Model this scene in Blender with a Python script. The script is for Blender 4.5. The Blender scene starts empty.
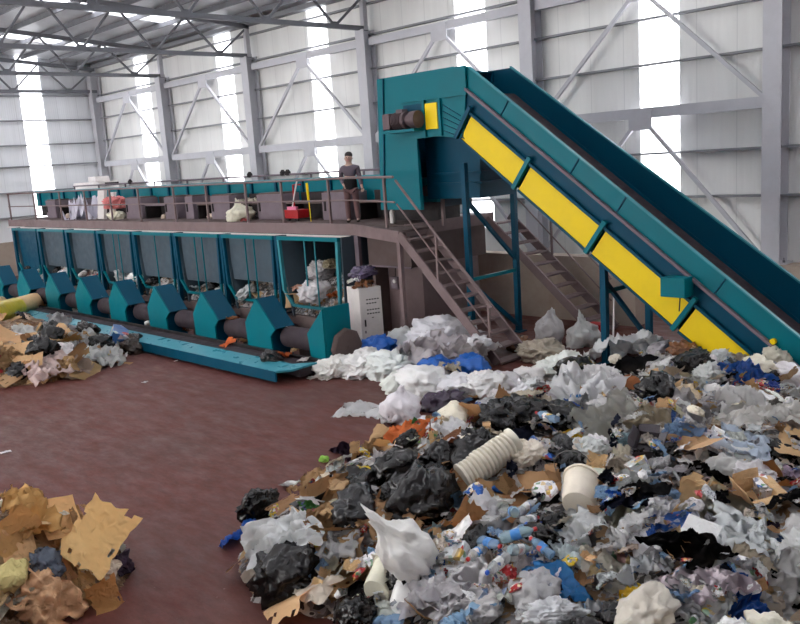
import bpy, bmesh, math, random
from mathutils import Vector, Matrix, noise
R = random.Random(7)
scn = bpy.context.scene
COL = scn.collection
rad = math.radians

# ------------------------------------------------------------------ camera
H = 4.3
CR = Vector((0.70045764, 0.71054103, -0.06701151))      # right
CD = Vector((0.08183029, -0.17323251, -0.98147557))     # down
CF = Vector((-0.70898724, 0.68199849, -0.17948582))     # forward
FPX = 842.33
cam = bpy.data.objects.new('camera', bpy.data.cameras.new('camera'))
COL.objects.link(cam)
cam.matrix_world = Matrix(((CR.x, -CD.x, -CF.x, 0), (CR.y, -CD.y, -CF.y, 0), (CR.z, -CD.z, -CF.z, H), (0, 0, 0, 1)))
cam.data.sensor_width = 36
cam.data.lens = 36 * FPX / 800
cam.data.clip_end = 200
scn.camera = cam

def ray(u, v):
    return CR * ((u - 400) / FPX) + CD * ((v - 312) / FPX) + CF
def atZ(u, v, z=0.0):
    q = ray(u, v); t = (z - H) / q.z
    return Vector((q.x * t, q.y * t, z))
def atY(u, v, y):
    q = ray(u, v); t = y / q.y
    return Vector((q.x * t, y, H + q.z * t))
def pix(p):
    p = Vector(p) - Vector((0, 0, H)); w = p.dot(CF)
    return (400 + FPX * p.dot(CR) / w, 312 + FPX * p.dot(CD) / w)

# ------------------------------------------------------------------ materials
def s2l(c):
    return tuple(((x / 255) / 12.92 if x / 255 <= .04045 else ((x / 255 + .055) / 1.055) ** 2.4) for x in c)
MATS = {}
def newmat(name):
    m = bpy.data.materials.new(name); m.use_nodes = True
    nt = m.node_tree; bs = nt.nodes['Principled BSDF']; MATS[name] = m
    return m, nt, bs
def coords(nt, scale=(1, 1, 1), obj=False):
    tc = nt.nodes.new('ShaderNodeTexCoord'); mp = nt.nodes.new('ShaderNodeMapping')
    mp.inputs['Scale'].default_value = scale
    if obj:
        nt.links.new(tc.outputs['Object'], mp.inputs[0])
    else:
        g = nt.nodes.new('ShaderNodeNewGeometry'); nt.links.new(g.outputs['Position'], mp.inputs[0])
    return mp.outputs[0]
def nz(nt, vec, scale, detail=4, rough=.6, dist=0):
    n = nt.nodes.new('ShaderNodeTexNoise'); n.inputs['Scale'].default_value = scale
    n.inputs['Detail'].default_value = detail; n.inputs['Roughness'].default_value = rough
    n.inputs['Distortion'].default_value = dist
    nt.links.new(vec, n.inputs['Vector']); return n.outputs['Fac']
def ramp(nt, fac, stops):
    r = nt.nodes.new('ShaderNodeValToRGB'); e = r.color_ramp.elements
    while len(e) < len(stops): e.new(.5)
    for k, (p, c) in enumerate(stops):
        e[k].position = p; e[k].color = tuple(c) + (1,)
    nt.links.new(fac, r.inputs[0]); return r.outputs[0]
def mixc(nt, a, b, fac, mode='MIX'):
    m = nt.nodes.new('ShaderNodeMix'); m.data_type = 'RGBA'; m.blend_type = mode
    for sock, v in ((m.inputs[0], fac), (m.inputs[6], a), (m.inputs[7], b)):
        if hasattr(v, 'links'): nt.links.new(v, sock)
        elif isinstance(v, tuple): sock.default_value = v + (1,) if len(v) == 3 else v
        else: sock.default_value = v
    return m.outputs[2]
def bump(nt, bs, h, strength, dist=.02):
    b = nt.nodes.new('ShaderNodeBump'); b.inputs['Strength'].default_value = strength
    b.inputs['Distance'].default_value = dist
    nt.links.new(h, b.inputs['Height']); nt.links.new(b.outputs[0], bs.inputs['Normal'])
def paint(name, rgb, rough=.5, metal=0, dirt=.35, dscale=1.5, dcol=(70, 60, 55)):
    m, nt, bs = newmat(name); v = coords(nt)
    c = s2l(rgb); f = ramp(nt, nz(nt, v, dscale, 6, .7), [(.45, (0, 0, 0)), (.8, (dirt,) * 3)])
    nt.links.new(mixc(nt, c, s2l(dcol), f), bs.inputs['Base Color'])
    r = ramp(nt, nz(nt, v, 4, 3), [(.3, (rough * .8,) * 3), (.7, (min(1, rough * 1.25),) * 3)])
    nt.links.new(r, bs.inputs['Roughness']); bs.inputs['Metallic'].default_value = metal; bs.inputs['Specular IOR Level'].default_value = .22
    return m
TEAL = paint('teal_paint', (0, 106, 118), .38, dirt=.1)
TEALD = paint('shaded_teal_paint', (0, 68, 92), .45, dirt=.05)  # darker copy of the teal; shade on turned faces is put into its colour
for mm_ in (TEAL, TEALD): mm_.node_tree.nodes['Principled BSDF'].inputs['Specular IOR Level'].default_value = .12
STEEL = paint('grey_steel_paint', (196, 196, 202), .5, dirt=.15)
TRUSS = paint('truss_grey_paint', (116, 118, 124), .55, dirt=.3)
GIRT = paint('girt_grey_paint', (140, 142, 146), .55, dirt=.2)
BROWN = paint('brown_grey_steel', (122, 104, 104), .55, dirt=.4)
BROWND = paint('dark_brown_panel', (94, 80, 78), .7, dirt=.4)
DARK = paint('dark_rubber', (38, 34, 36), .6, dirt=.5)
BELT = paint('black_rubber_belt', (56, 48, 54), .75, dirt=.4)
CURT = paint('slate_rubber_curtain', (70, 84, 94), .6, dirt=.3)
YEL = paint('yellow_guard_paint', (238, 205, 12), .45, dirt=.1)
WHITE = paint('white_powder_coat', (214, 208, 205), .5, dirt=.25)
GREYBOX = paint('grey_chute_steel', (118, 106, 114), .6, dirt=.3)
MOTOR = paint('dusty_motor_casting', (98, 84, 88), .55, .3, dirt=.5)
INK = paint('dark_ink', (50, 48, 50), .7, dirt=0)
SKIN = paint('skin', (190, 160, 145), .6, dirt=0)
HAIR = paint('short_dark_hair', (60, 55, 55), .8, dirt=0)
SWEAT = paint('grey_sweater', (104, 94, 104), .9, dirt=.1)
JACK = paint('dark_work_coat', (26, 24, 28), .9, dirt=.1)
TROUS = paint('brown_trousers', (110, 84, 84), .9, dirt=.1)
RED = paint('red_plastic', (165, 25, 30), .45, dirt=.2)
PINK = paint('pink_plastic', (215, 120, 150), .6, dirt=.1)
CONC = paint('stained_concrete', (172, 158, 146), .85, dirt=.55, dscale=.8, dcol=(120, 95, 80))
FRAMEB = paint('light_teal_frame', (50, 130, 142), .4, dirt=.15)
TRAYP = paint('worn_teal_tray', (60, 140, 156), .3, .2, dirt=.06)

def floor_mat():
    m, nt, bs = newmat('red_brown_worn_floor')
    v1 = coords(nt, (.35, 1.2, 1)); v2 = coords(nt, (1.1, 2.6, 1)); v3 = coords(nt)
    a = ramp(nt, nz(nt, v1, .8, 6, .65, .8), [(.3, s2l((86, 30, 23))), (.52, s2l((92, 43, 36))), (.72, s2l((96, 60, 53)))])
    b = ramp(nt, nz(nt, v2, 2.2, 8, .75, .5), [(.35, s2l((56, 33, 30))), (.6, s2l((102, 55, 48)))])
    c = mixc(nt, a, b, .45)
    d = ramp(nt, nz(nt, v3, .35, 5, .6), [(.4, (0, 0, 0)), (.65, (.4, .4, .4))])
    c = mixc(nt, c, s2l((82, 62, 58)), d)
    e = ramp(nt, nz(nt, v3, 22, 3, .6), [(.70, (0, 0, 0)), (.74, (.35, .35, .35))])
    c = mixc(nt, c, s2l((170, 150, 145)), e)
    nt.links.new(c, bs.inputs['Base Color'])
    r = ramp(nt, nz(nt, v2, 1.5, 6, .7), [(.3, (.38,) * 3), (.7, (.75,) * 3)])
    nt.links.new(r, bs.inputs['Roughness']); bs.inputs['Specular IOR Level'].default_value = .3; bump(nt, bs, nz(nt, v2, 6, 8), .25, .01)
    return m
FLOOR = floor_mat()

def panel_mat(name, rgb, axis):
    # insulated sheet: fine vertical ribs, faint weathering streaks
    m, nt, bs = newmat(name); v = coords(nt)
    sep = nt.nodes.new('ShaderNodeSeparateXYZ'); nt.links.new(v, sep.inputs[0])
    mod = nt.nodes.new('ShaderNodeMath'); mod.operation = 'FRACT'
    nt.links.new(sep.outputs[axis], mod.inputs[0])
    seam = ramp(nt, mod.outputs[0], [(0, (1, 1, 1)), (.02, (0, 0, 0)), (.98, (0, 0, 0)), (1, (1, 1, 1))])
    wv = nt.nodes.new('ShaderNodeMath'); wv.operation = 'SINE'
    mu = nt.nodes.new('ShaderNodeMath'); mu.operation = 'MULTIPLY'; mu.inputs[1].default_value = 62.8
    nt.links.new(sep.outputs[axis], mu.inputs[0]); nt.links.new(mu.outputs[0], wv.inputs[0])
    st = ramp(nt, nz(nt, coords(nt, (1.5, 1.5, .15)), 1, 5, .6), [(.35, s2l(rgb)), (.75, s2l(tuple(x * .93 for x in rgb)))])
    nt.links.new(mixc(nt, st, s2l((120, 122, 128)), mixc(nt, (0, 0, 0), seam, .25)), bs.inputs['Base Color'])
    bs.inputs['Roughness'].default_value = .42; bump(nt, bs, wv.outputs[0], .15, .01)
    return m
WALLX = panel_mat('white_ribbed_wall_sheet', (236, 236, 234), 0)
WALLY = panel_mat('white_ribbed_gable_sheet', (232, 234, 238), 1)
ROOF = panel_mat('grey_ribbed_roof_sheet', (190, 192, 196), 0)

def transl(name, rgb, t):
    m, nt, bs = newmat(name); out = nt.nodes['Material Output']
    tr = nt.nodes.new('ShaderNodeBsdfTranslucent'); tp = nt.nodes.new('ShaderNodeBsdfTransparent')
    tr.inputs[0].default_value = rgb + (1,); tp.inputs[0].default_value = rgb + (1,)
    mx = nt.nodes.new('ShaderNodeMixShader'); mx.inputs[0].default_value = t
    nt.links.new(tr.outputs[0], mx.inputs[1]); nt.links.new(tp.outputs[0], mx.inputs[2]); nt.links.new(mx.outputs[0], out.inputs[0])
    return m
SKYL = transl('translucent_polycarbonate', (.96, .97, 1.0), .6)

def objcol(name, rough=.5, wr=.6, wscale=14, trans=0, alpha=0, patch=0, metal=0, spec=.5, fine=0):
    # colour comes from each object; wrinkles from noise; optional print patches
    m, nt, bs = newmat(name); oi = nt.nodes.new('ShaderNodeObjectInfo'); v = coords(nt, obj=True)
    c = oi.outputs['Color']
    f = ramp(nt, nz(nt, v, 3, 4), [(.45, (0, 0, 0)), (.85, (.22, .22, .22))])
    c = mixc(nt, c, s2l((96, 84, 74)), f)
    if patch:
        add = nt.nodes.new('ShaderNodeVectorMath'); nt.links.new(v, add.inputs[0])
        cb = nt.nodes.new('ShaderNodeCombineXYZ'); nt.links.new(oi.outputs['Random'], cb.inputs[0]); nt.links.new(oi.outputs['Random'], cb.inputs[1])
        sc = nt.nodes.new('ShaderNodeVectorMath'); sc.operation = 'SCALE'; sc.inputs['Scale'].default_value = 37
        nt.links.new(cb.outputs[0], sc.inputs[0]); nt.links.new(sc.outputs[0], add.inputs[1])
        vo = nt.nodes.new('ShaderNodeTexVoronoi'); vo.inputs['Scale'].default_value = 5
        nt.links.new(add.outputs[0], vo.inputs['Vector'])
        hs = nt.nodes.new('ShaderNodeSeparateColor'); nt.links.new(vo.outputs['Color'], hs.inputs[0])
        pal = ramp(nt, hs.outputs[0], [(0, s2l((190, 40, 40))), (.2, s2l((225, 220, 215))), (.4, s2l((30, 90, 160))), (.6, s2l((220, 180, 60))), (.8, s2l((235, 235, 235))), (1, s2l((60, 130, 70)))])
        g = ramp(nt, hs.outputs[1], [(.55, (0, 0, 0)), (.6, (patch,) * 3)])
        c = mixc(nt, c, pal, g)
    nt.links.new(c, bs.inputs['Base Color'])
    bs.inputs['Roughness'].default_value = rough; bs.inputs['Metallic'].default_value = metal
    bs.inputs['Specular IOR Level'].default_value = spec
    hn = nt.nodes.new('ShaderNodeTexNoise'); hn.noise_type = 'RIDGED_MULTIFRACTAL'; hn.inputs['Scale'].default_value = wscale * .5; hn.inputs['Detail'].default_value = 4; hn.inputs['Distortion'].default_value = .6
    nt.links.new(v, hn.inputs['Vector']); h = hn.outputs['Fac']
    if wr: bump(nt, bs, h, min(1, wr * 1.4), .045)
    out = nt.nodes['Material Output']; last = bs.outputs[0]
    if trans:
        tr = nt.nodes.new('ShaderNodeBsdfTranslucent'); nt.links.new(c, tr.inputs[0])
        mx = nt.nodes.new('ShaderNodeMixShader'); mx.inputs[0].default_value = trans
        nt.links.new(last, mx.inputs[1]); nt.links.new(tr.outputs[0], mx.inputs[2]); last = mx.outputs[0]
    if alpha:
        tp = nt.nodes.new('ShaderNodeBsdfTransparent'); mx = nt.nodes.new('ShaderNodeMixShader'); mx.inputs[0].default_value = alpha
        nt.links.new(last, mx.inputs[1]); nt.links.new(tp.outputs[0], mx.inputs[2]); last = mx.outputs[0]
    nt.links.new(last, out.inputs[0])
    return m
M_BAG = objcol('wrinkled_plastic_bag', .36, .6, 6, trans=.15)
M_BLACK = objcol('shiny_black_plastic', .2, 1.0, 8, spec=.4)
M_FILM = objcol('thin_plastic_film', .28, .5, 6, trans=.18, alpha=.05)
M_CARD = objcol('corrugated_cardboard', .85, .35, 16, spec=.2)
M_PAPER = objcol('crumpled_paper', .8, .6, 10, spec=.2)
M_PRINT = objcol('printed_packaging', .35, .5, 9, patch=1)
M_CLEAR = objcol('clear_bottle_plastic', .12, .5, 20, alpha=.42)
M_HARD = objcol('rigid_plastic', .35, .1, 6)
M_CLOTH = objcol('heavy_cloth', .95, .6, 9, spec=.1)
def heap_mat():
    m, nt, bs = newmat('mixed_small_waste'); v = coords(nt)
    vo = nt.nodes.new('ShaderNodeTexVoronoi'); vo.inputs['Scale'].default_value = 6; vo.inputs['Randomness'].default_value = 1
    d = nt.nodes.new('ShaderNodeTexNoise'); d.inputs['Scale'].default_value = 5; nt.links.new(v, d.inputs['Vector'])
    ad = nt.nodes.new('ShaderNodeVectorMath'); nt.links.new(v, ad.inputs[0]); nt.links.new(d.outputs['Color'], ad.inputs[1])
    nt.links.new(ad.outputs[0], vo.inputs['Vector'])
    hs = nt.nodes.new('ShaderNodeSeparateColor'); nt.links.new(vo.outputs['Color'], hs.inputs[0])
    pal = ramp(nt, hs.outputs[0], [(0, s2l((40, 36, 38))), (.2, s2l((90, 84, 80))), (.35, s2l((150, 118, 84))), (.5, s2l((190, 186, 184))), (.65, s2l((140, 136, 138))), (.8, s2l((215, 212, 210))), (1, s2l((70, 90, 120)))])
    pal.node.color_ramp.interpolation = 'CONSTANT'
    nt.links.new(pal, bs.inputs['Base Color']); bs.inputs['Roughness'].default_value = .5
    bump(nt, bs, nz(nt, v, 12, 6, .7, 1), 1.0, .05)
    return m
M_HEAP = heap_mat()
def heap_mat2(name, stops):
    m, nt, bs = newmat(name); v = coords(nt)
    c = ramp(nt, nz(nt, v, 5, 6, .7, 2), stops)
    nt.links.new(c, bs.inputs['Base Color']); bs.inputs['Roughness'].default_value = .8
    bump(nt, bs, nz(nt, v, 9, 6, .7, 1), 1.0, .06)
    return m
M_HEAPB = heap_mat2('cardboard_litter', [(.35, s2l((70, 56, 46))), (.5, s2l((140, 108, 76))), (.65, s2l((170, 160, 150)))])

# ------------------------------------------------------------------ mesh builder
class MB:
    def __init__(s): s.v = []; s.f = []
    def poly(s, vs, fs):
        n = len(s.v); s.v += [Vector(a) for a in vs]; s.f += [tuple(i + n for i in f) for f in fs]; return s
    def box(s, x0, x1, y0, y1, z0, z1):
        return s.poly([(x, y, z) for z in (z0, z1) for y in (y0, y1) for x in (x0, x1)],
                      [(0, 2, 3, 1), (4, 5, 7, 6), (0, 1, 5, 4), (2, 6, 7, 3), (0, 4, 6, 2), (1, 3, 7, 5)])
    def bar(s, p, q, w, h, up=(0, 0, 1)):
        p = Vector(p); q = Vector(q); d = (q - p).normalized(); up = Vector(up)
        if abs(d.dot(up)) > .98: up = Vector((0, 1, 0))
        a = d.cross(up).normalized(); b = a.cross(d)
        vs = [c + a * sx * w / 2 + b * sz * h / 2 for c in (p, q) for sz in (-1, 1) for sx in (-1, 1)]
        return s.poly(vs, [(0, 1, 3, 2), (4, 6, 7, 5), (0, 4, 5, 1), (2, 3, 7, 6), (0, 2, 6, 4), (1, 5, 7, 3)])
    def ibar(s, p, q, w, h, t=.02, up=(0, 0, 1)):
        # I section: two flanges and a web
        p = Vector(p); q = Vector(q); d = (q - p).normalized(); up = Vector(up)
        a = d.cross(up).normalized(); b = a.cross(d)
        s.bar(p + b * (h / 2 - t / 2), q + b * (h / 2 - t / 2), w, t, up); s.bar(p - b * (h / 2 - t / 2), q - b * (h / 2 - t / 2), w, t, up)
        return s.bar(p, q, t, h - 2 * t, up)
    def tube(s, pts, r, n=8, cap=True):
        pts = [Vector(p) for p in pts]; rs = r if isinstance(r, (list, tuple)) else [r] * len(pts)
        base = len(s.v); ref = None
        for k, p in enumerate(pts):
            d = (pts[min(k + 1, len(pts) - 1)] - pts[max(k - 1, 0)]).normalized()
            if ref is None: ref = d.orthogonal().normalized()
            ref = (ref - d * ref.dot(d)).normalized(); b = d.cross(ref)
            s.v += [p + (ref * math.cos(t) + b * math.sin(t)) * rs[k] for t in (2 * math.pi * j / n for j in range(n))]
        for k in range(len(pts) - 1):
            for j in range(n):
                a = base + k * n + j; c = base + k * n + (j + 1) % n
                s.f.append((a, c, c + n, a + n))
        if cap:
            s.f.append(tuple(base + j for j in reversed(range(n)))); e = base + (len(pts) - 1) * n
            s.f.append(tuple(e + j for j in range(n)))
        return s
    def prism(s, prof, d):
        # closed profile (list of 3D points) swept by vector d
        n = len(prof); d = Vector(d)
        return s.poly([Vector(p) for p in prof] + [Vector(p) + d for p in prof],
                      [tuple(reversed(range(n))), tuple(range(n, 2 * n))] + [(i, (i + 1) % n, (i + 1) % n + n, i + n) for i in range(n)])
    def xz(s, prof, y0, y1): return s.prism([(x, y0, z) for x, z in prof], (0, y1 - y0, 0))
    def yz(s, prof, x0, x1): return s.prism([(x0, y, z) for y, z in prof], (x1 - x0, 0, 0))
    def lathe(s, prof, n=20, axis='Z', o=(0, 0, 0)):
        base = len(s.v); o = Vector(o)
        for r, z in prof:
            for j in range(n):
                t = 2 * math.pi * j / n; c, e = r * math.cos(t), r * math.sin(t)
                s.v.append(o + (Vector((c, e, z)) if axis == 'Z' else Vector((z, c, e)) if axis == 'X' else Vector((c, z, e))))
        for k in range(len(prof) - 1):
            for j in range(n):
                a = base + k * n + j; b = base + k * n + (j + 1) % n
                s.f.append((a, b, b + n, a + n))
        s.f.append(tuple(base + j for j in range(n))); e = base + (len(prof) - 1) * n; s.f.append(tuple(e + j for j in range(n)))
        return s
    def build(s, name, mat, parent=None, smooth=False, bevel=0, label=None):
        if parent: o0 = wloc(parent)
        else:
            xs = [v.x for v in s.v]; ys = [v.y for v in s.v]
            o0 = Vector(((min(xs) + max(xs)) / 2, (min(ys) + max(ys)) / 2, min(v.z for v in s.v)))
        me = bpy.data.meshes.new(name); me.from_pydata([v - o0 for v in s.v], [], s.f)
        me.materials.append(mat)
        bm = bmesh.new(); bm.from_mesh(me); bmesh.ops.recalc_face_normals(bm, faces=bm.faces[:])
        if bevel: bmesh.ops.bevel(bm, geom=bm.edges[:], offset=bevel, segments=2, affect='EDGES', profile=.6, clamp_overlap=True)
        bm.to_mesh(me); bm.free()
        if smooth:
            for p in me.polygons: p.use_smooth = True
            try: me.set_sharp_from_angle(angle=rad(40))
            except Exception: pass
        o = bpy.data.objects.new(name, me); COL.objects.link(o)
        if parent: o.parent = parent
        else: o.location = o0
        if label: o['label'] = label
        return o
def wloc(o):
    v = Vector(o.location)
    while o.parent: o = o.parent; v = v + o.location
    return v
def tag(o, label, cat, group=None, kind=None):
    o['label'] = label; o['category'] = cat
    if group: o['group'] = group
    if kind: o['kind'] = kind
    return o
def thing(name, label, cat, loc, group=None):
    o = bpy.data.objects.new(name, None); COL.objects.link(o); o.location = loc; o.empty_display_size = .2
    return tag(o, label, cat, group)
def struct(o): o['kind'] = 'structure'; return o
def copy_tree(o, parent=None):
    c = o.copy(); COL.objects.link(c)
    if parent: c.parent = parent
    for ch in list(o.children): copy_tree(ch, c)
    return c

# ------------------------------------------------------------------ hall
YW = 20.0; XG = -41.7; BAY = 6.75
COLX = [-41.7 + BAY * k for k in range(8)]
EAVE = 9.75
SKX = [(-38.0, -36.7), (-31.0, -29.8), (-24.85, -23.75), (-17.75, -16.55), (-11.55, -10.45), (-5.2, -4.1), (1.3, 2.4)]
def roofz(y): return EAVE + .08 * (YW - y) + .22
struct(MB().poly([(XG, -12, 0), (10, -12, 0), (10, 20.3, 0), (XG, 20.3, 0), (XG, -12, -.2), (10, -12, -.2), (10, 20.3, -.2), (XG, 20.3, -.2)],
     [(0, 1, 2, 3), (7, 6, 5, 4), (0, 4, 5, 1), (1, 5, 6, 2), (2, 6, 7, 3), (3, 7, 4, 0)]).build('floor', FLOOR))
w = MB(); xs = [XG - .3] + [x for s in SKX for x in s] + [10]
for i in range(0, len(xs), 2): w.box(xs[i], xs[i + 1], YW + .22, YW + .32, 1.2, roofz(YW) + .1)
for a, b in SKX: w.box(a, b, YW + .22, YW + .32, 1.2, 2.0)
struct(w.build('wall_back', WALLX))
struct(MB().box(XG, 10, YW - .28, YW + .36, 0, 1.28).build('wall_back_plinth', CONC))
GS = (16.28, 17.36); g = MB()
for a, b in ((-12, 2.2), (3.3, 9.2), (10.3, GS[0]), (GS[1], YW + .3)):
    g.poly([(XG - .3, a, 1.2), (XG - .3, b, 1.2), (XG - .3, b, roofz(b) + .1), (XG - .3, a, roofz(a) + .1),
            (XG - .4, a, 1.2), (XG - .4, b, 1.2), (XG - .4, b, roofz(b) + .1), (XG - .4, a, roofz(a) + .1)],
           [(0, 1, 2, 3), (7, 6, 5, 4), (0, 4, 5, 1), (1, 5, 6, 2), (2, 6, 7, 3), (3, 7, 4, 0)])
g.box(XG - .4, XG - .3, GS[0], GS[1], 1.2, 2.2)
struct(g.build('wall_left', WALLY))
struct(MB().box(9.9, 10.1, -12, YW + .3, 0, roofz(-12) + .1).build('wall_right_light_block', WALLY))  # unseen end wall, added to cut the light from the right
fw = MB(); fw.box(XG, -38, -12.1, -12, 0, roofz(-12) + .1); fw.box(-13, 10, -12.1, -12, 0, roofz(-12) + .1); fw.box(-38, -13, -12.1, -12, 9.5, roofz(-12) + .1)  # unseen wall added to narrow the daylight; opening set left to shade right-hand faces
struct(fw.build('wall_front_light_mask', WALLX))
struct(MB().box(XG - .45, XG + .1, -12, YW + .3, 0, 1.6).build('wall_left_plinth', CONC))
n = 1
for a, b in SKX:
    struct(MB().box(a, b, YW + .25, YW + .29, 2.0, roofz(YW)).build('window_%d' % n, SKYL)); n += 1
for a, b in ((GS[0], GS[1]), (9.2, 10.3), (2.2, 3.3)):
    struct(MB().box(XG - .36, XG - .33, a, b, 2.2, roofz(a)).build('window_%d' % n, SKYL)); n += 1
# roof sheets with daylight strips running down the slope
rf = MB()
def roofslab(m, x0, x1, y0, y1, dz=0, t=.06):
    m.poly([(x0, y0, roofz(y0) + dz), (x1, y0, roofz(y0) + dz), (x1, y1, roofz(y1) + dz), (x0, y1, roofz(y1) + dz)] +
           [(x0, y0, roofz(y0) + dz + t), (x1, y0, roofz(y0) + dz + t), (x1, y1, roofz(y1) + dz + t), (x0, y1, roofz(y1) + dz + t)],
           [(0, 3, 2, 1), (4, 5, 6, 7), (0, 1, 5, 4), (1, 2, 6, 5), (2, 3, 7, 6), (3, 0, 4, 7)])
for i in range(0, len(xs), 2): roofslab(rf, xs[i] - (.1 if i == 0 else 0), xs[i + 1], -12, YW + .4)
for a, b in SKX: roofslab(rf, a, b, 18.6, YW + .4)
struct(rf.build('ceiling', ROOF))
for a, b in SKX:
    m = MB(); roofslab(m, a, b, -12, 18.6, .01, .03); struct(m.build('window_%d' % n, SKYL)); n += 1
t = 1
for k in range(20):
    y = 19.2 - 1.35 * k
    struct(MB().box(XG, 10, y - .04, y + .04, roofz(y) - .19, roofz(y) - .01).build('trim_%d' % t, TRUSS)); t += 1
for z in (2.86, 3.97, 6.19, 7.3, 8.41, 9.4):
    struct(MB().box(XG, 10, YW + .02, YW + .2, z - .025, z + .03).build('trim_%d' % t, GIRT)); t += 1
for z in (2.74, 3.9, 5.1, 6.1, 7.25, 8.4, 9.4):
    struct(MB().box(XG - .28, XG - .08, -12, YW, z - .03, z + .03).build('trim_%d' % t, GIRT)); t += 1
struct(MB().box(XG, 10, YW - .15, YW + .2, EAVE - .02, EAVE + .14).build('trim_%d' % t, GIRT)); t += 1

names = ['corner at the far left', 'second from the far left corner', 'third from the far left corner', 'just left of the teal hood tower',
         'behind the head of the inclined conveyor', 'at the right edge of the picture']
for i, x in enumerate(COLX[:6]):
    c = thing('steel_column', 'light grey steel wall column, ' + names[i], 'column', (x, YW - .12, 1.28), 'steel wall columns')
    z1 = 8.55 if i not in (0,) else 9.5
    m = MB(); m.ibar((x, YW - .12, 1.3), (x, YW - .12, z1), .42, .5, .03, (0, 1, 0)); m.build('shaft', STEEL, c)
    MB().box(x - .32, x + .32, YW - .26, YW + .2, 1.285, 1.33).build('base_plate', STEEL, c)
    for sx in (-.26, .26): MB().lathe([(.03, 1.33), (.03, 1.38), (.012, 1.38), (.012, 1.44)], 8, o=(x + sx, YW - .2, 0)).build('anchor_bolt', TRUSS, c)
    if i: MB().box(x - .08, x + .08, YW - .2, YW - .02, z1, roofz(YW) - .2).build('stub_post', STEEL, c)
# roof trusses
tn = {1: 'second bay', 2: 'third bay', 3: 'fourth bay', 0: 'gable end'}
for i, x in enumerate(COLX[:4]):
    T = thing('roof_truss', 'grey steel roof truss over the ' + tn[i] + ' from the far left', 'truss', (x, YW, 8.55), 'roof trusses')
    y0 = 2.0
    if i == 0: y0 = 8.0
    MB().bar((x, YW, 8.6), (x, y0, 8.6), .14, .14).build('bottom_chord', TRUSS, T)
    MB().bar((x, YW, roofz(YW) - .3), (x, y0, roofz(y0) - .3), .16, .16).build('top_chord', TRUSS, T)
    y = YW - .1; k = 0
    while y - 1.3 > y0:
        a, b = (y, y - 1.25)
        za, zb = (roofz(a) - .35, 8.65) if k % 2 == 0 else (8.65, roofz(b) - .35)
        MB().bar((x, a, za), (x, b, zb), .07, .07).build('web_member', TRUSS, T)
        y = b - .1; k += 1
    for q in range(0, k, 2): MB().box(x - .02, x + .02, YW - 1.4 - q * 1.35 - .16, YW - 1.4 - q * 1.35 + .16, 8.55, 8.75).build('gusset_plate', TRUSS, T)
# wall bracing in every bay
bn = ['leftmost bay', 'second bay from the left', 'third bay from the left', 'bay left of the teal tower', 'bay behind the inclined conveyor']
for i in range(5):
    x0, x1 = COLX[i], COLX[i + 1]; xm = (x0 + x1) / 2
    B = thing('wall_bracing', 'grey chevron wall bracing in the ' + (bn[i] if i < 4 else 'bay above and behind the inclined conveyor') if i != 3 else 'grey chevron wall bracing in the bay just left of the teal tower',
              'bracing', (xm, YW - .1, 4.7), 'wall bracing frames')
    for z, hh in ((5.0, .26), (8.15, .24)):
        MB().bar((x0 + .22, YW - .1, z), (x1 - .22, YW - .1, z), .16, hh).build('cross_beam', STEEL, B)
        MB().box(xm - .32, xm + .32, YW - .2, YW - .17, z - .42, z + .08).build('gusset_plate', STEEL, B)
        zb = 1.4 if z < 6 else 5.1
        for sx, xe in ((-.2, x0 + .25), (.2, x1 - .25)):
            MB().bar((xm + sx, YW - .14, z - .3), (xe, YW - .14, zb), .09, .09, (0, 1, 0)).build('diagonal', STEEL, B)

# ------------------------------------------------------------------ platform
PL = thing('platform', 'brown steel platform above the teal bunkers', 'platform', (-26, 14, 0))
DX0, DX1, DY0, DY1, DZ = -38.9, -14.0, 13.85, 17.0, 2.75
MB().box(DX0, DX1, DY0, DY1, DZ - .05, DZ).build('deck_plate', BROWND, PL)
MB().box(DX0, -15.8, DY0 - .06, DY0, DZ - .26, DZ + .02).build('fascia_beam', BROWN, PL)
MB().prism([(-15.8, DY0 - .06, DZ - .26), (-13.35, 12.95, DZ - .3), (-13.35, 12.95, DZ - .04), (-15.8, DY0 - .06, DZ + .02)], (0, .06, 0)).build('fascia_beam', BROWN, PL)
MB().prism([(-15.8, DY0, DZ - .06), (-13.35, 12.98, DZ - .08), (-13.35, 14.1, DZ - .08), (-14.0, 14.1, DZ - .06), (-14.0, DY0 + .02, DZ - .06)], (0, 0, .05)).build('landing_plate', BROWND, PL)
MB().box(DX1, DX1 + .06, DY0 - .06, DY1, DZ - .26, DZ + .02).build('end_beam', BROWN, PL)
MB().box(DX0, -15.9, DY0 - .14, DY0 - .07, DZ - .32, DZ - .27).build('light_strip', WHITE, PL, label='pale metal strip under the fascia')
for x, r, yy in ((-15.75, .07, DY0), (-13.4, .05, 13.02)):
    MB().box(x - r, x + r, yy - .05, yy + .05, 0, DZ - .28).build('leg', BROWN if x > -15 else GREYBOX, PL)
for x in (-38.8, -33, -27.4, -22): MB().box(x - .07, x + .07, 16.8, 16.92, 0, DZ - .06).build('leg', BROWND, PL)

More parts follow.
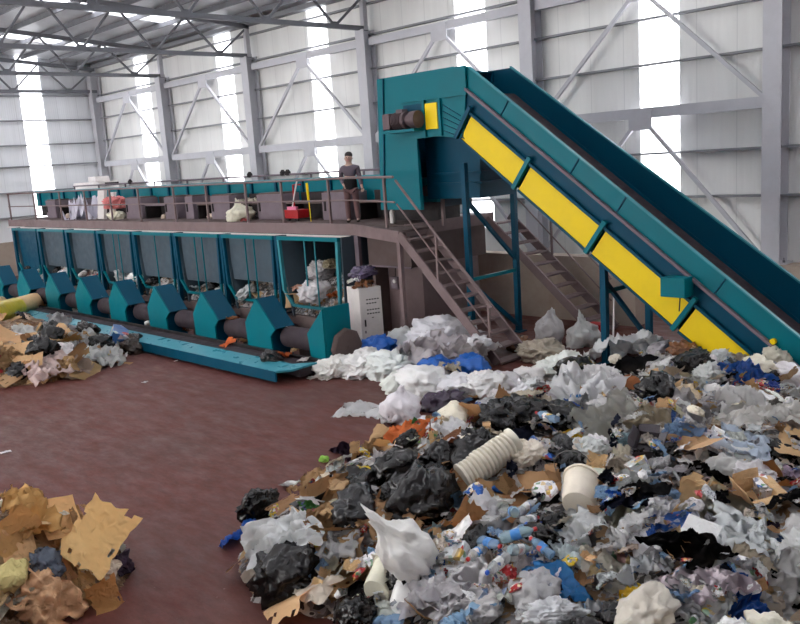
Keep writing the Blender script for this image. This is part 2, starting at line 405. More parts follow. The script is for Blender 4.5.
RG = thing('guard_railing', 'grey-brown guard railing along the front of the platform', 'railing', (-26, 14, DZ))
RZ = DZ + 1.15; ry = DY0 + .03
MB().tube([(DX0 + .1, ry, RZ), (-15.8, ry, RZ), (-13.45, 13.0, RZ)], .028).build('top_rail', BROWN, RG, True)
MB().tube([(DX0 + .1, ry, DZ + .6), (-15.8, ry, DZ + .6), (-13.45, 13.0, DZ + .6)], .02).build('mid_rail', BROWN, RG, True)
for x in (-38.7, -35.9, -33.3, -31.05, -28.95, -26.85, -24.5, -22.55, -20.45, -18.75, -16.75):
    MB().bar((x, ry, DZ), (x, ry, RZ), .055, .055).build('post', BROWN, RG)
MB().bar((-14.0, 13.24, DZ), (-14.0, 13.24, RZ), .055, .055).build('post', BROWN, RG)
RG2 = thing('guard_railing', 'thin railing at the back of the platform behind the sorting line', 'railing', (-26, 16.9, DZ))
MB().tube([(DX0 + .1, 16.9, RZ + .12), (-15.5, 16.9, RZ + .12)], .03).build('top_rail', GREYBOX, RG2, True)
for k in range(10):
    x = -38.7 + 2.5 * k; MB().bar((x, 16.9, DZ), (x, 16.9, RZ + .12), .05, .05).build('post', GREYBOX, RG2)

SL = thing('sorting_conveyor', 'long teal trough of the sorting conveyor on the platform', 'conveyor', (-28, 16, DZ))
MB().box(-40.6, -15.2, 15.85, 15.92, 3.2, 3.85).build('front_panel', TEAL, SL)
MB().box(-40.4, -15.2, 15.93, 15.97, DZ, 3.2).build('shade_backing', DARK, SL)  # dark sheet added so the gaps between chutes look deep in shade
MB().box(-40.6, -15.2, 16.65, 16.72, 3.2, 3.85).build('rear_panel', TEAL, SL)
MB().box(-40.5, -15.3, 15.93, 16.64, 3.35, 3.4).build('belt', BELT, SL)
MB().box(-40.6, -15.2, 15.79, 15.98, 3.85, 3.9).build('top_trim', FRAMEB, SL)
for k in range(19):
    x = -40.1 + 1.32 * k; MB().box(x - .05, x + .05, 15.78, 15.85, 3.2, 3.85).build('rib', TEALD, SL)
for k in range(7):
    x = -39.5 + 3.8 * k; MB().box(x - .06, x + .06, 15.95, 16.6, 2.76, 3.3).build('leg', TEALD, SL)

# grey discharge chutes and dark gaps between stations on the platform
chx = [(-37.3, -36.3, 'near the left end of the platform'), (-34.9, -33.6, 'beside the grey tarp'), (-29.9, -28.7, 'right of the pink bag'), (-27.0, -26.2, 'with a dark opening on its left'),
       (-25.6, -25.1, 'narrowest of the row'), (-24.0, -22.9, 'left of the draped cloth'), (-21.4, -20.2, 'right of the white sack'), (-18.3, -17.2, 'beside the standing person')]
for a, b, d in chx:
    T = thing('chute_box', 'grey steel chute box on the platform, ' + d, 'chute', ((a + b) / 2, 15.2, DZ), 'chute boxes on the platform')
    MB().box(a, b, 14.9, 15.6, DZ, 3.5).build('casing', GREYBOX, T, bevel=.015)
    MB().box(a + .05, b - .05, 14.95, 15.55, 3.5, 3.54).build('rim', BROWND, T)
    MB().box(a + .1, a + .16, 14.87, 14.9, 3.0, 3.3).build('handle', DARK, T)
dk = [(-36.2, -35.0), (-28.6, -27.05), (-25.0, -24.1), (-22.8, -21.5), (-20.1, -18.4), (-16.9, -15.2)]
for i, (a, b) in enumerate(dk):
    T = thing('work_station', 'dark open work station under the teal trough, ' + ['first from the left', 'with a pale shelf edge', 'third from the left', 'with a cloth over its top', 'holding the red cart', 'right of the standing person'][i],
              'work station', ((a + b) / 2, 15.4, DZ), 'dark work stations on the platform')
    MB().box(a, b, 15.6, 15.66, DZ, 3.5).build('back_plate', DARK, T)  # near-black plate carries the shade of the open gap in its colour
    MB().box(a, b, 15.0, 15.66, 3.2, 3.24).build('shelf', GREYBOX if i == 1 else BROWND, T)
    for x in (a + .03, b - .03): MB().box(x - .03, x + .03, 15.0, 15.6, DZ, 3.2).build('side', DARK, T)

# ------------------------------------------------------------------ storage bunkers
PX = [-37.45 + 2.7 * k for k in range(9)]
bl = ['first from the left', 'second from the left', 'third from the left', 'fourth from the left', 'fifth from the left', 'sixth from the left', 'seventh from the left', 'at the right end, full of sacks']
for i in range(8):
    a, b = PX[i] + .1, PX[i + 1] - .1; zb = .62; zt = 2.47; y = 13.4
    T = thing('storage_bunker', 'teal framed waste bunker, ' + bl[i], 'bunker', ((a + b) / 2, y, 0), 'waste bunkers under the platform')
    F = MB(); F.box(a, b, y - .05, y + .05, zt - .1, zt); F.build('top_rail', TEAL, T)
    for x0, x1 in ((a + .04, a + .1), (b - .04, b - .1)):
        MB().bar((x0, y, zt - .1), (x1, y, 1.0), .09, .09, (0, 1, 0)).build('upright', TEALD if i < 7 else FRAMEB, T)
    S = MB()
    S.bar((a + .1, y, 1.0), (a + .45, y, zb), .07, .07, (0, 1, 0)); S.bar((a + .45, y, zb), (b - .15, y, zb), .07, .07, (0, 1, 0)); S.bar((b - .15, y, zb), (b - .1, y, 1.0), .07, .07, (0, 1, 0))
    S.build('lower_frame', TEAL if i < 7 else FRAMEB, T)
    nb = [0, 0, 0, 2, 1, 2, 2, 2][i]
    for q in range(nb):
        x = a + (b - a) * ((.45, .62) if nb == 2 else (.55,))[q]
        MB().tube([(x, y, zt - .1), (x, y, zb)], .022, 6).build('guide_bar', TEAL if i < 7 else FRAMEB, T, True)
    MB().box(a, b, 16.4, 16.46, .3, 2.47).build('rear_curtain', CURT, T)
    MB().prism([(a - .06, y + .05, zt), (a - .06, 16.4, zt), (a + .3, 16.4, .3), (a + .3, y + .05, .3)], (.04, 0, 0)).build('left_panel', CURT, T)
    MB().prism([(b + .02, y + .05, zt), (b + .02, 16.4, zt), (b - .02, 16.4, .3), (b - .02, y + .05, .3)], (.04, 0, 0)).build('right_panel', CURT, T)
    MB().box(a + .1, b, y + .1, 16.35, .3, .36).build('floor_belt', BELT, T)
    MB().box(a, b, y + .0, y + .08, .12, .3).build('sill', BROWND, T)
    if i < 7:   # rubber mesh curtain hanging in the upper front, as in the photo
        MB().box(a + .12, b - .12, y + .14, y + .16, (.98 if i < 6 else 1.15) - (.3 if i == 0 else 0), zt - .1).build('front_curtain', CURT if i else TEALD, T)
    MB().box(PX[i] - .05, PX[i] + .05, y - .02, y + .1, 0.1, zt).build('post', TEALD, T)

# ------------------------------------------------------------------ drive housings (teal wedges) and rollers between them
hx = [-31.9, -28.95, -26.6, -24.25, -21.8, -19.35, -16.9, -14.3]
yh = 10.6
hpx = [(20, 271), (49, 276), (80, 280.6), (114, 283.6), (153.8, 287.3), (201, 293.5), (255, 299)]
hx = [atY(u, v, yh).x for u, v in hpx]
hl = ['second from the left end', 'third from the left end', 'fourth from the left end', 'middle of the row', 'fourth from the right end', 'third from the right end', 'second from the right end']
hx = [hx[0] - 2.45] + hx; hl = ['at the left edge of the picture'] + hl
def housing(x, label):
    T = thing('drive_housing', label, 'machine housing', (x, yh, 0), 'teal wedge housings in front of the bunkers')
    prof = [(0, 1.42), (-.49, .85), (-.44, .0), (.52, .0), (.45, .61), (.64, .78)]
    P = [(x + a, c) for a, c in prof]; d = .52
    MB().xz(P, yh, yh + .04).build('front_plate', TEAL, T)
    MB().xz([(x + .02, 1.42), (x + .64, .79), (x + .6, .76), (x - .02, 1.36)], yh + .04, yh + d).build('top_cover', TEALD, T)
    MB().xz([(x - .02, 1.42), (x - .49, .86), (x - .45, .84), (x + .02, 1.36)], yh + .04, yh + d).build('left_cover', TEALD, T)
    MB().xz([(x - .42, .0), (x - .42, .84), (x + .42, .72), (x + .46, .0)], yh + .06, yh + d).build('inner_body', TEALD, T)
    MB().xz(P, yh + d, yh + d + .03).build('rear_plate', TEALD, T)
    return T
for x, l in zip(hx, hl): housing(x, 'teal five-sided drive housing, ' + l)
# last housing turned toward the camera, with its dark octagonal end disc
T = thing('drive_housing', 'tall teal drive housing at the right end beside the white cabinet', 'machine housing', (-14.4, 11.2, 0), 'teal wedge housings in front of the bunkers')
x = atY(321.7, 309.6, 10.6).x
MB().xz([(x, 1.37), (x - .56, .81), (x - .44, .0), (x + .0, .0)], yh, yh + .04).build('front_plate', TEAL, T)
MB().box(x - .03, x + .02, yh + .04, yh + .72, .0, 1.39).build('end_plate', TEAL, T)
MB().xz([(x - .02, 1.37), (x - .56, .83), (x - .5, .81), (x, 1.33)], yh + .04, yh + .68).build('top_cover', TEALD, T)
o = MB(); o.lathe([(.4, x + .06), (.4, x + .14), (.36, x + .17), (.05, x + .17), (.05, x + .2)], 8, 'X', (0, 11.1, .5)); o.build('end_disc', BROWND, T)
allx = hx + [x]
for i in range(8):
    a, b = allx[i] + .56, allx[i + 1] - .56
    T = thing('belt_roller', 'dark rubber drum between teal housings, ' + ['farthest to the left', 'second from the left', 'third from the left', 'fourth from the left', 'fourth from the right', 'third from the right', 'second from the right', 'nearest the white cabinet'][i],
              'roller', ((a + b) / 2, 11.0, .55), 'dark drums between the teal housings')
    MB().lathe([(.2, a), (.24, a + .03), (.24, b - .03), (.2, b)], 20, 'X', (0, 11.0, .55)).build('drum', BELT, T, True)
    MB().lathe([(.05, a - .12), (.05, b + .12)], 10, 'X', (0, 11.0, .55)).build('shaft', GREYBOX, T, True)
    MB().box(a - .1, b + .1, 11.35, 11.42, 0, .95).build('back_plate', BROWND, T)
# collecting conveyor: worn teal side trough along the foot
T = thing('collecting_conveyor', 'low teal collecting conveyor running along the foot of the machine', 'conveyor', (-20, 10.6, 0))
A, B = -32.5, atZ(284, 368, .3).x
MB().prism([(A, 9.5, .28), (A, 9.95, .34), (A, 9.95, .30), (A, 9.52, .24)], (B - A, 0, 0)).build('side_skirt', TRAYP, T)
MB().prism([(B, 9.5, .28), (B, 9.95, .34), (B + .35, 10.3, .34), (B + .2, 9.8, .28)], (0, 0, -.04)).build('end_skirt', TRAYP, T)
MB().box(A, B, 9.49, 9.53, .06, .27).build('lower_lip', TEALD, T)
MB().box(A, B + .2, 9.96, 10.58, .08, .26).build('belt', BELT, T)
MB().box(A, B + .2, 10.5, 10.58, .26, .32).build('inner_rail', DARK, T)
for k in range(7): MB().box(A + 1 + 2.6 * k, A + 1.1 + 2.6 * k, 9.56, 9.9, 0, .25).build('foot', DARK, T)
# ------------------------------------------------------------------ right end of the platform: room, cabinet, socket
T = thing('equipment_room', 'dark brown sheet-metal room under the right end of the platform', 'room', (-15, 15.5, 0))
MB().box(-15.55, -14.05, 14.0, 16.75, 1.72, 2.48).build('upper_panel', BROWND, T)
MB().box(-15.5, -14.2, 14.5, 16.6, 0, 1.72).build('lower_panel', BROWN, T)
MB().box(-15.5, -15.4, 14.05, 14.5, 0, 1.9).build('door_post', BROWND, T)
MB().box(-15.57, -14.04, 13.96, 14.0, 1.7, 1.74).build('bottom_trim', GREYBOX, T)
T = thing('socket_box', 'small grey socket box on the brown panel behind the platform leg', 'electrical box', (-14.9, 14.45, 1.1))
p = atY(392, 283, 14.3)
MB().box(p.x - .13, p.x + .13, 14.36, 14.49, p.z - .17, p.z + .14).build('housing', GREYBOX, T, bevel=.02)
MB().lathe([(.05, 14.33), (.05, 14.36)], 12, 'Y', (p.x + .04, 0, p.z + .04)).build('socket', WHITE, T)
MB().tube([(p.x, 14.44, p.z + .14), (p.x + .02, 14.44, 1.7)], .012, 6).build('cable', DARK, T)
# white control cabinet, turned so that its corner faces the camera
c0 = atZ(363, 349, 0); c1 = atZ(351, 345, 0); c2 = atZ(385, 345.5, 0); CHH = 1.42
T = thing('control_cabinet', 'tall white metal cabinet with perforated dots, piled with waste on top', 'cabinet', (c0 + c2) / 2)
c3 = c1 + (c2 - c0)
MB().prism([c0, c2, c3, c1], (0, 0, CHH)).build('body', WHITE, T, bevel=.01)
e = (c2 - c0); el = e.length; e = e / el; nrm = Vector((e.y, -e.x, 0))
def onface(s0, s1, z0, z1, name, mat, d=.012, parent=T):
    a = c0 + e * el * s0; b = c0 + e * el * s1
    m = MB(); m.prism([a + Vector((0, 0, z0)), b + Vector((0, 0, z0)), b + Vector((0, 0, z1)), a + Vector((0, 0, z1))], nrm * d); return m.build(name, mat, parent)
onface(.04, .96, .05, CHH - .05, 'door', WHITE, .008)
onface(.16, .22, .52, .68, 'latch', DARK, .03)
onface(.15, .21, .36, .42, 'key_lock', GREYBOX, .02)
m = MB()
for r_, z in enumerate((1.14, 1.05, .9, .81)):
    for k in range(5 if r_ != 1 else 4):
        a = c0 + e * el * (.3 + .12 * k) + nrm * .009
        m.prism([a + Vector((0, 0, z - .014)), a + e * .045 + Vector((0, 0, z - .014)), a + e * .045 + Vector((0, 0, z + .014)), a + Vector((0, 0, z + .014))], nrm * .003)
m.build('printed_marks', INK, T)
onface(.5, .58, .7, .72, 'small_mark', INK, .011)

# ------------------------------------------------------------------ staircases
def stairs(label, ya, yb, x0, z0, x1, nst, rails, mat=BROWN):
    T = thing('staircase', label, 'staircase', (x1, (ya + yb) / 2, 0), None)
    d = Vector((x1 - x0, 0, -z0))
    for y in (ya, yb):
        MB().bar((x0, y, z0 - .08), (x1, y, .04), .05, .2, (0, 0, 1)).build('stringer', mat, T)
    for k in range(nst):
        f = (k + .7) / nst; x = x0 + d.x * f; z = z0 + d.z * f
        MB().box(x - .14, x + .14, ya + .03, yb - .03, z - .05, z - .01).build('tread', mat, T)
    for y in rails:
        for hh, r in ((1.12, .028), (.6, .018)):
            xe = x1 - .12
            MB().tube([(x0, y, z0 + hh), (xe, y, z0 * (x1 - xe) / (x1 - x0) + hh - .05)], r).build('handrail' if hh > 1 else 'mid_rail', mat, T, True)
        for f in (.42, .93):
            x = x0 + d.x * f; z = z0 + d.z * f
            MB().bar((x, y, max(z - .1, .02)), (x, y, z + 1.08), .045, .045).build('rail_post', mat, T)
    return T
stairs('brown steel staircase in front, coming down to the white bags', 12.97, 13.92, -13.35, DZ - .04, -10.7, 11, (12.97,))
T2 = stairs('second brown staircase behind the teal support legs', 16.25, 17.15, -13.55, DZ, -10.5, 11, (17.15,))
T = thing('landing_gate', 'framed panel gate with a smoky sheet at the stair head', 'gate', (-13.7, 14.6, DZ))
q0 = atY(441, 174, 14.75); gx = q0.x
MB().bar((gx, 14.75, DZ - .1), (gx, 14.75, 3.93), .07, .07).build('post', BROWN, T)
MB().bar((gx, 14.75, 3.93), (gx + .1, 15.75, 3.93), .05, .05).build('top_bar', BROWN, T)
MB().prism([(gx + .01, 14.8, 3.1), (gx + .09, 15.7, 3.1), (gx + .09, 15.7, 3.85), (gx + .01, 14.8, 3.85)], (.01, 0, 0)).build('sheet', CURT, T)

# low concrete block wall behind
tag(MB().box(-15.4, -10.2, 17.5, 17.95, 0, 1.62).build('block_wall', CONC), 'low pale concrete wall behind the second staircase', 'wall')

# ------------------------------------------------------------------ inclined conveyor
SLP = .75
def zt_(x): return 6.07 - SLP * (x + 11.93)
NY, FY = 14.0, 15.95
IC = thing('inclined_conveyor', 'large teal inclined belt conveyor with yellow guards, rising from the waste heap', 'conveyor', (-8, 15, 0))
XL = -4.75
def side(y0, y1, xa, name, mat, dlow=.47):
    MB().xz([(xa, 6.1), (-12.0, 6.1), (XL, zt_(XL)), (-2.5, zt_(XL)), (-2.5, zt_(XL) - .55), (XL - .1, max(.04, zt_(XL) - dlow)), (-12.1, 6.07 - dlow), (xa, 6.1 - dlow)], y0, y1).build(name, mat, IC)
side(NY, NY + .04, -12.35, 'near_side_plate', TEAL, .5)
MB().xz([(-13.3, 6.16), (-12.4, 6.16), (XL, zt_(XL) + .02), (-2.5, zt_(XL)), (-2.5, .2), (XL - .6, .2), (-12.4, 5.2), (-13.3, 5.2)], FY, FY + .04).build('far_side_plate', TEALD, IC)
def strip(name, mat, d0, d1, y0, y1, xa, xb, parent=IC, b=0):
    return MB().xz([(xa, zt_(xa) - d0), (xb, zt_(xb) - d0), (xb, zt_(xb) - d1), (xa, zt_(xa) - d1)], y0, y1).build(name, mat, parent, bevel=b)
strip('belt', BELT, .77, .81, NY + .05, FY, -12.3, XL)
MB().box(XL, -2.5, NY + .05, FY, .3, .34).build('feed_belt', BELT, IC)
strip('near_top_flange', FRAMEB, -.005, .025, NY - .05, NY + .04, -11.95, XL)
MB().xz([(-12.4, 6.16), (XL, zt_(XL) + .02), (XL, zt_(XL) + .06), (-12.4, 6.2)], FY - .01, FY + .06).build('far_top_flange', FRAMEB, IC)
strip('lower_rail', GREYBOX, .49, .55, NY - .09, NY, -12.05, XL)
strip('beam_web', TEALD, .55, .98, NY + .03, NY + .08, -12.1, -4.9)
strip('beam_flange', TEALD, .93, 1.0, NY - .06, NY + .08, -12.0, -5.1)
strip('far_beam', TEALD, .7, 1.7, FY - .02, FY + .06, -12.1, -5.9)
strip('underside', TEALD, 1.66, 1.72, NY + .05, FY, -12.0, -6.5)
brx = [-11.86, -9.12, -10.4, -8.8, -7.0]
# yellow guards between brackets, measured along the slope
cuts = [-12.0, -10.5, -8.8, -7.0, -5.75]
ylab = ['uppermost yellow guard', None, None, None]
nv = Vector((SLP, 0, 1)).normalized()      # across the slope
sd = Vector((1, 0, -SLP)).normalized()
for k in range(4):
    xa, xb = cuts[k] + .06, cuts[k + 1] - .06
    pa, pb = Vector((xa, NY - .02, zt_(xa) - 1.0)), Vector((xb, NY - .02, zt_(xb) - 1.0))
    dep = .56
    p3 = pb - nv * dep; p4 = pa - nv * dep
    if k == 3: p3 = Vector((p3.x + .1, p3.y, max(p3.z, .06)))
    MB().prism([pa, pb, p3, p4], (0, .03, 0)).build('yellow_guard', YEL, IC)
    MB().bar(p4 - nv * .02, p3 - nv * .02, .06, .04).build('guard_edge', TEALD, IC)
for k in range(4):
    p = Vector((cuts[k], NY - .05, zt_(cuts[k]) - .96)); q = p - nv * .64
    MB().bar(p + nv * .12, q, .09, .1, (0, 1, 0)).build('bracket', TEAL if k else TEALD, IC)
for x in (-10.95, -9.3, -8.3, -6.4):
    p = Vector((x, NY - .012, zt_(x) - .03)); MB().bar(p, p - nv * .36, .02, .02, (0, 1, 0)).build('plate_seam', TEALD, IC)
T = MB().box(-7.45, -6.98, NY - .36, NY - .02, 1.55, 1.9).build('sensor_box', TEAL, IC, bevel=.015)
MB().tube([(-7.1, NY - .3, 1.56), (-7.12, NY - .3, 1.3)], .012, 6).build('cable', INK, IC)
p = atY(774, 341, NY); MB().lathe([(.05, NY - .07), (.05, NY)], 10, 'Y', (p.x, 0, p.z)).build('knob', YEL, IC, label='small yellow knob low on the side plate')
# support frames
for x, zt2 in ((-12.38, 4.1), (-8.92, 2.15)):
    F = MB(); 
    MB().bar((x, NY + .15, 0), (x, NY + .15, zt2), .12, .12).build('leg', TEALD, IC)
    MB().bar((x, FY - .1, 0), (x, FY - .1, zt2 + .1), .12, .12).build('leg', TEALD, IC)
    MB().bar((x, NY + .15, 1.5 if zt2 > 3 else 1.45), (x, FY - .1, 1.5 if zt2 > 3 else 1.45), .05, .08).build('cross_beam', TEAL, IC)
    if zt2 > 3: MB().bar((x, NY + .15, 3.3), (x, FY - .1, 1.75), .08, .08).build('diagonal_brace', TEALD, IC)
    MB().bar((x, NY + .15, 1.45 if zt2 > 3 else 1.7), (x, FY - .05, .1), .08, .08).build('diagonal_brace', TEALD, IC)
    for y in (NY + .15, FY - .1): MB().box(x - .14, x + .14, y - .14, y + .14, 0, .025).build('foot_plate', TEALD, IC)

# ------------------------------------------------------------------ hood tower at the conveyor head
HT = thing('discharge_hood', 'tall teal discharge hood at the top of the inclined conveyor', 'machine hood', (-13.6, 15, DZ))
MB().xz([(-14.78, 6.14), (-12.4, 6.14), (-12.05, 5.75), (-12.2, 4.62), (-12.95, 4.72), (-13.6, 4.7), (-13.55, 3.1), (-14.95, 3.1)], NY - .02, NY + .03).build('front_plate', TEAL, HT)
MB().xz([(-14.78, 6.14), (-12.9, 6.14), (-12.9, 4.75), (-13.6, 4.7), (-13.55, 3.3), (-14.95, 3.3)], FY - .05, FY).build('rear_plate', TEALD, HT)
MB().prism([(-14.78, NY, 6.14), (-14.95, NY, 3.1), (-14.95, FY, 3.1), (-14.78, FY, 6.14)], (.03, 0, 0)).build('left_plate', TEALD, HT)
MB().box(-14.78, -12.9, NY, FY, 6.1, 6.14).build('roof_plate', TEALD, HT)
MB().box(-14.0, -12.02, NY - .07, NY - .02, 5.52, 6.12).build('upper_panel', TEAL, HT)
MB().bar((-14.55, NY - .04, 6.12), (-14.8, NY - .04, 3.12), .03, .03, (0, 1, 0)).build('seam', TEALD, HT)
MB().box(-13.93, -13.28, NY - .06, NY - .02, 5.3, 5.46).build('slot_frame', TEALD, HT)
for x in (-13.3, -12.82): MB().box(x - .035, x + .035, NY - .08, NY - .02, 4.72, 5.52).build('rib', TEAL, HT)
for k in range(5):
    MB().bar((-12.75, NY - .03, 5.38 - .14 * k), (-12.25 + .02 * k, NY - .03, 5.1 - .12 * k), .015, .02, (0, 1, 0)).build('fan_rib', TEALD, HT)
MB().box(-13.95, -13.56, NY - .07, NY - .02, 3.1, 4.6).build('lower_panel', TEAL, HT)
MB().box(-13.22, -12.86, NY - .1, NY - .02, 4.88, 5.44).build('coupling_guard', YEL, HT, label='yellow coupling guard beside the motor')
CH = MB(); CH.xz([(-13.9, 4.75), (-12.2, 4.65), (-12.3, 3.3), (-13.9, 3.3)], NY + .55, FY - .1).build('chute', TEALD, HT)
MB().box(-13.65, -12.15, NY + .45, FY, 3.85, 3.9).build('chute_flange', TEALD, HT)
MB().box(-13.65, -12.15, NY + .45, FY, 3.62, 3.67).build('chute_flange', TEALD, HT)
M = MB(); M.lathe([(.13, -14.05), (.17, -14.02), (.17, -13.72), (.2, -13.7), (.2, -13.62), (.13, -13.6), (.13, -13.5), (.19, -13.48), (.19, -13.28)], 16, 'X', (0, NY - .25, 5.12))
mo = M.build('motor', MOTOR, HT, True)
MB().box(-14.28, -14.05, NY - .42, NY - .08, 4.94, 5.3).build('gearbox', MOTOR, mo, bevel=.03)
fins = MB()
for k in range(6): fins.lathe([(.2, -13.98 + .045 * k), (.2, -13.965 + .045 * k)], 14, 'X', (0, NY - .25, 5.12))
fins.build('cooling_fins', MOTOR, mo)
MB().box(-13.9, -13.7, NY - .34, NY - .16, 5.28, 5.37).build('terminal_box', MOTOR, mo, bevel=.01)
MB().box(-14.3, -13.3, NY - .4, NY - .03, 4.86, 4.92).build('bracket', TEAL, mo)
# feed machine at deck level under the hood
T = thing('transfer_unit', 'teal transfer unit with a round bearing on the platform under the hood', 'machine', (-15, 14.9, DZ))
MB().box(-15.6, -13.95, 14.9, 15.8, 3.2, 3.78).build('casing', TEAL, T)
MB().lathe([(.13, 14.78), (.13, 14.9)], 16, 'Y', (-14.2, 0, 3.48)).build('bearing', MOTOR, T, True)
MB().bar((-15.2, 14.86, 3.48), (-14.3, 14.86, 3.48), .04, .04).build('push_rod', MOTOR, T)
MB().box(-15.5, -13.98, 14.95, 15.75, 2.76, 3.2).build('base_frame', DARK, T)
# ------------------------------------------------------------------ the waste heaps
def pdist(poly, x, y):
    # signed distance to polygon boundary, positive inside
    ins = False; best = 1e9; n = len(poly)
    for i in range(n):
        x0, y0 = poly[i]; x1, y1 = poly[(i + 1) % n]
        if (y0 > y) != (y1 > y) and x < (x1 - x0) * (y - y0) / (y1 - y0) + x0: ins = not ins
        dx, dy = x1 - x0, y1 - y0; t = max(0, min(1, ((x - x0) * dx + (y - y0) * dy) / (dx * dx + dy * dy)))
        best = min(best, math.hypot(x - x0 - dx * t, y - y0 - dy * t))
    return best if ins else -best
class Heap:
    def __init__(s, poly, hm, w, seed, fade=None): s.poly = poly; s.hm = hm; s.w = w; s.seed = seed; s.fade = fade
    def h(s, x, y):
        d = pdist(s.poly, x, y)
        if d < 0: return -.05 + d * .3
        k = s.hm * (s.fade(x, y) if s.fade else 1)
        b = k * (1 - math.exp(-d / s.w))
        return b * (1 + .3 * noise.noise(Vector((x * .9, y * .9, s.seed)))) + .10 * noise.noise(Vector((x * 2.5, y * 2.5, s.seed))) * min(1, d)
    def hit(s, u, v):
        q = ray(u, v); t0 = 3 / 1.0; t = 2.0
        while t < 40:
            p = Vector((q.x * t, q.y * t, H + q.z * t))
            if p.z < max(0, s.h(p.x, p.y)): break
            t += .08
        p.z = max(0, s.h(p.x, p.y)); return p
    def nrm(s, x, y):
        e = .15; return Vector((s.h(x - e, y) - s.h(x + e, y), s.h(x, y - e) - s.h(x, y + e), 2 * e)).normalized()
    def mesh(s, name, mat, x0, x1, y0, y1, step):
        nx = int((x1 - x0) / step); ny = int((y1 - y0) / step); vs = []; ids = {}; fs = []
        for j in range(ny + 1):
            for i in range(nx + 1):
                x, y = x0 + i * step, y0 + j * step
                if pdist(s.poly, x, y) > -step * 1.5:
                    z = s.h(x, y); z += .07 * noise.noise(Vector((x * 6, y * 6, 3))) + .05 * abs(noise.noise(Vector((x * 11, y * 11, 5)))) - .06
                    ids[(i, j)] = len(vs); vs.append((x, y, max(-.03, z) if z > 0 else -.03))
        for j in range(ny):
            for i in range(nx):
                q = [(i, j), (i + 1, j), (i + 1, j + 1), (i, j + 1)]
                if all(k in ids for k in q): fs.append([ids[k] for k in q])
        return MB().poly(vs, fs).build(name, mat, None, True)
main = Heap([(-7.75, 4.6), (-6.8, 4.2), (-5.9, 4.45), (-5.2, 4.2), (-4.2, 3.2), (-.3, 2.6), (.4, 6), (-1, 10), (-2.6, 16.8), (-6.6, 17.2), (-7.9, 16.3), (-8.5, 15.2), (-8.5, 14), (-8.8, 12.6), (-9.0, 11.2), (-8.9, 9.6), (-8.9, 8.2), (-8.9, 7.2), (-8.7, 6.2), (-8.3, 5.3)],
            1.0, 1.1, 2.0, lambda x, y: 1 if y < 9 else max(.62, 1 - (y - 9) * .08))
left = Heap([(-19.0, 5.6), (-18.3, 6.7), (-18.1, 7.5), (-18.9, 8.9), (-20.6, 9.75), (-24, 9.75), (-27, 8.8), (-27.5, 6), (-22, 4.6)], .75, .9, 5.0)
near = Heap([(-8.15, 3.0), (-8.15, 3.45), (-8.6, 3.85), (-9.6, 3.8), (-10.6, 2.9), (-10.6, 1.0), (-8.4, .4), (-7.7, 1.9)], 1.15, .42, 8.0)
tag(main.mesh('mixed_waste', M_HEAP, -9.6, .6, 2.4, 17.4, .09), 'bed of small mixed waste filling the large heap at the foot of the conveyor', 'waste', None, 'stuff')
tag(left.mesh('loose_waste', M_HEAPB, -27.8, -17.8, 4.4, 10, .11), 'bed of small litter in the heap at the left edge beside the teal conveyor', 'waste', None, 'stuff')
tag(near.mesh('cardboard_waste', M_HEAPB, -10.8, -7.5, .2, 4.1, .06), 'bed of small cardboard litter in the heap at the bottom left corner', 'waste', None, 'stuff')

# ---- item shapes, each about 1 m wide, origin near the underside
def mesh_from_bm(name, bm, mat, smooth=True, sharp=None):
    bmesh.ops.recalc_face_normals(bm, faces=bm.faces[:])
    me = bpy.data.meshes.new(name); bm.to_mesh(me); bm.free(); me.materials.append(mat)
    for p in me.polygons: p.use_smooth = smooth
    if sharp:
        try: me.set_sharp_from_angle(angle=rad(sharp))
        except Exception: pass
    return me
def N(v, s, sd): return noise.noise(Vector((v.x * s + sd * 7.3, v.y * s - sd * 3.1, v.z * s + sd)))
def bagm(mat, sd, tall=.75, ears=False, crease=1.0, sub=4):
    bm = bmesh.new(); bmesh.ops.create_icosphere(bm, subdivisions=sub, radius=.5)
    for v in bm.verts:
        p = v.co.copy(); r = 1 + .35 * N(p, 1.8, sd)
        wp = p + Vector((N(p, 2.5, sd + 8), N(p, 2.5, sd + 9), N(p, 2.5, sd + 10))) * .25
        r += crease * (-.10 + .42 * (.32 - min(.6, 1.6 * abs(N(wp, 2.6, sd + 1)))) + .26 * (.3 - min(.6, 1.7 * abs(N(wp, 5.5, sd + 2)))) + .19 * (.3 - min(.6, 1.7 * abs(N(wp, 10, sd + 3)))) + .10 * (.3 - abs(N(p, 20, sd + 4))))
        p *= r * 1.18
        if ears:
            t = max(0, (p.z - .22) / .3)
            if t > 0:
                k = max(.3, 1 - t * .9) + max(0, t - .75) * .5
                a = math.atan2(p.y, p.x); p.x *= k * (1 + .3 * math.sin(3 * a)); p.y *= k; p.z += .04 * t
        p.z = max(p.z, -.34) * tall + .30 * tall
        v.co = p
    return mesh_from_bm('bag', bm, mat)
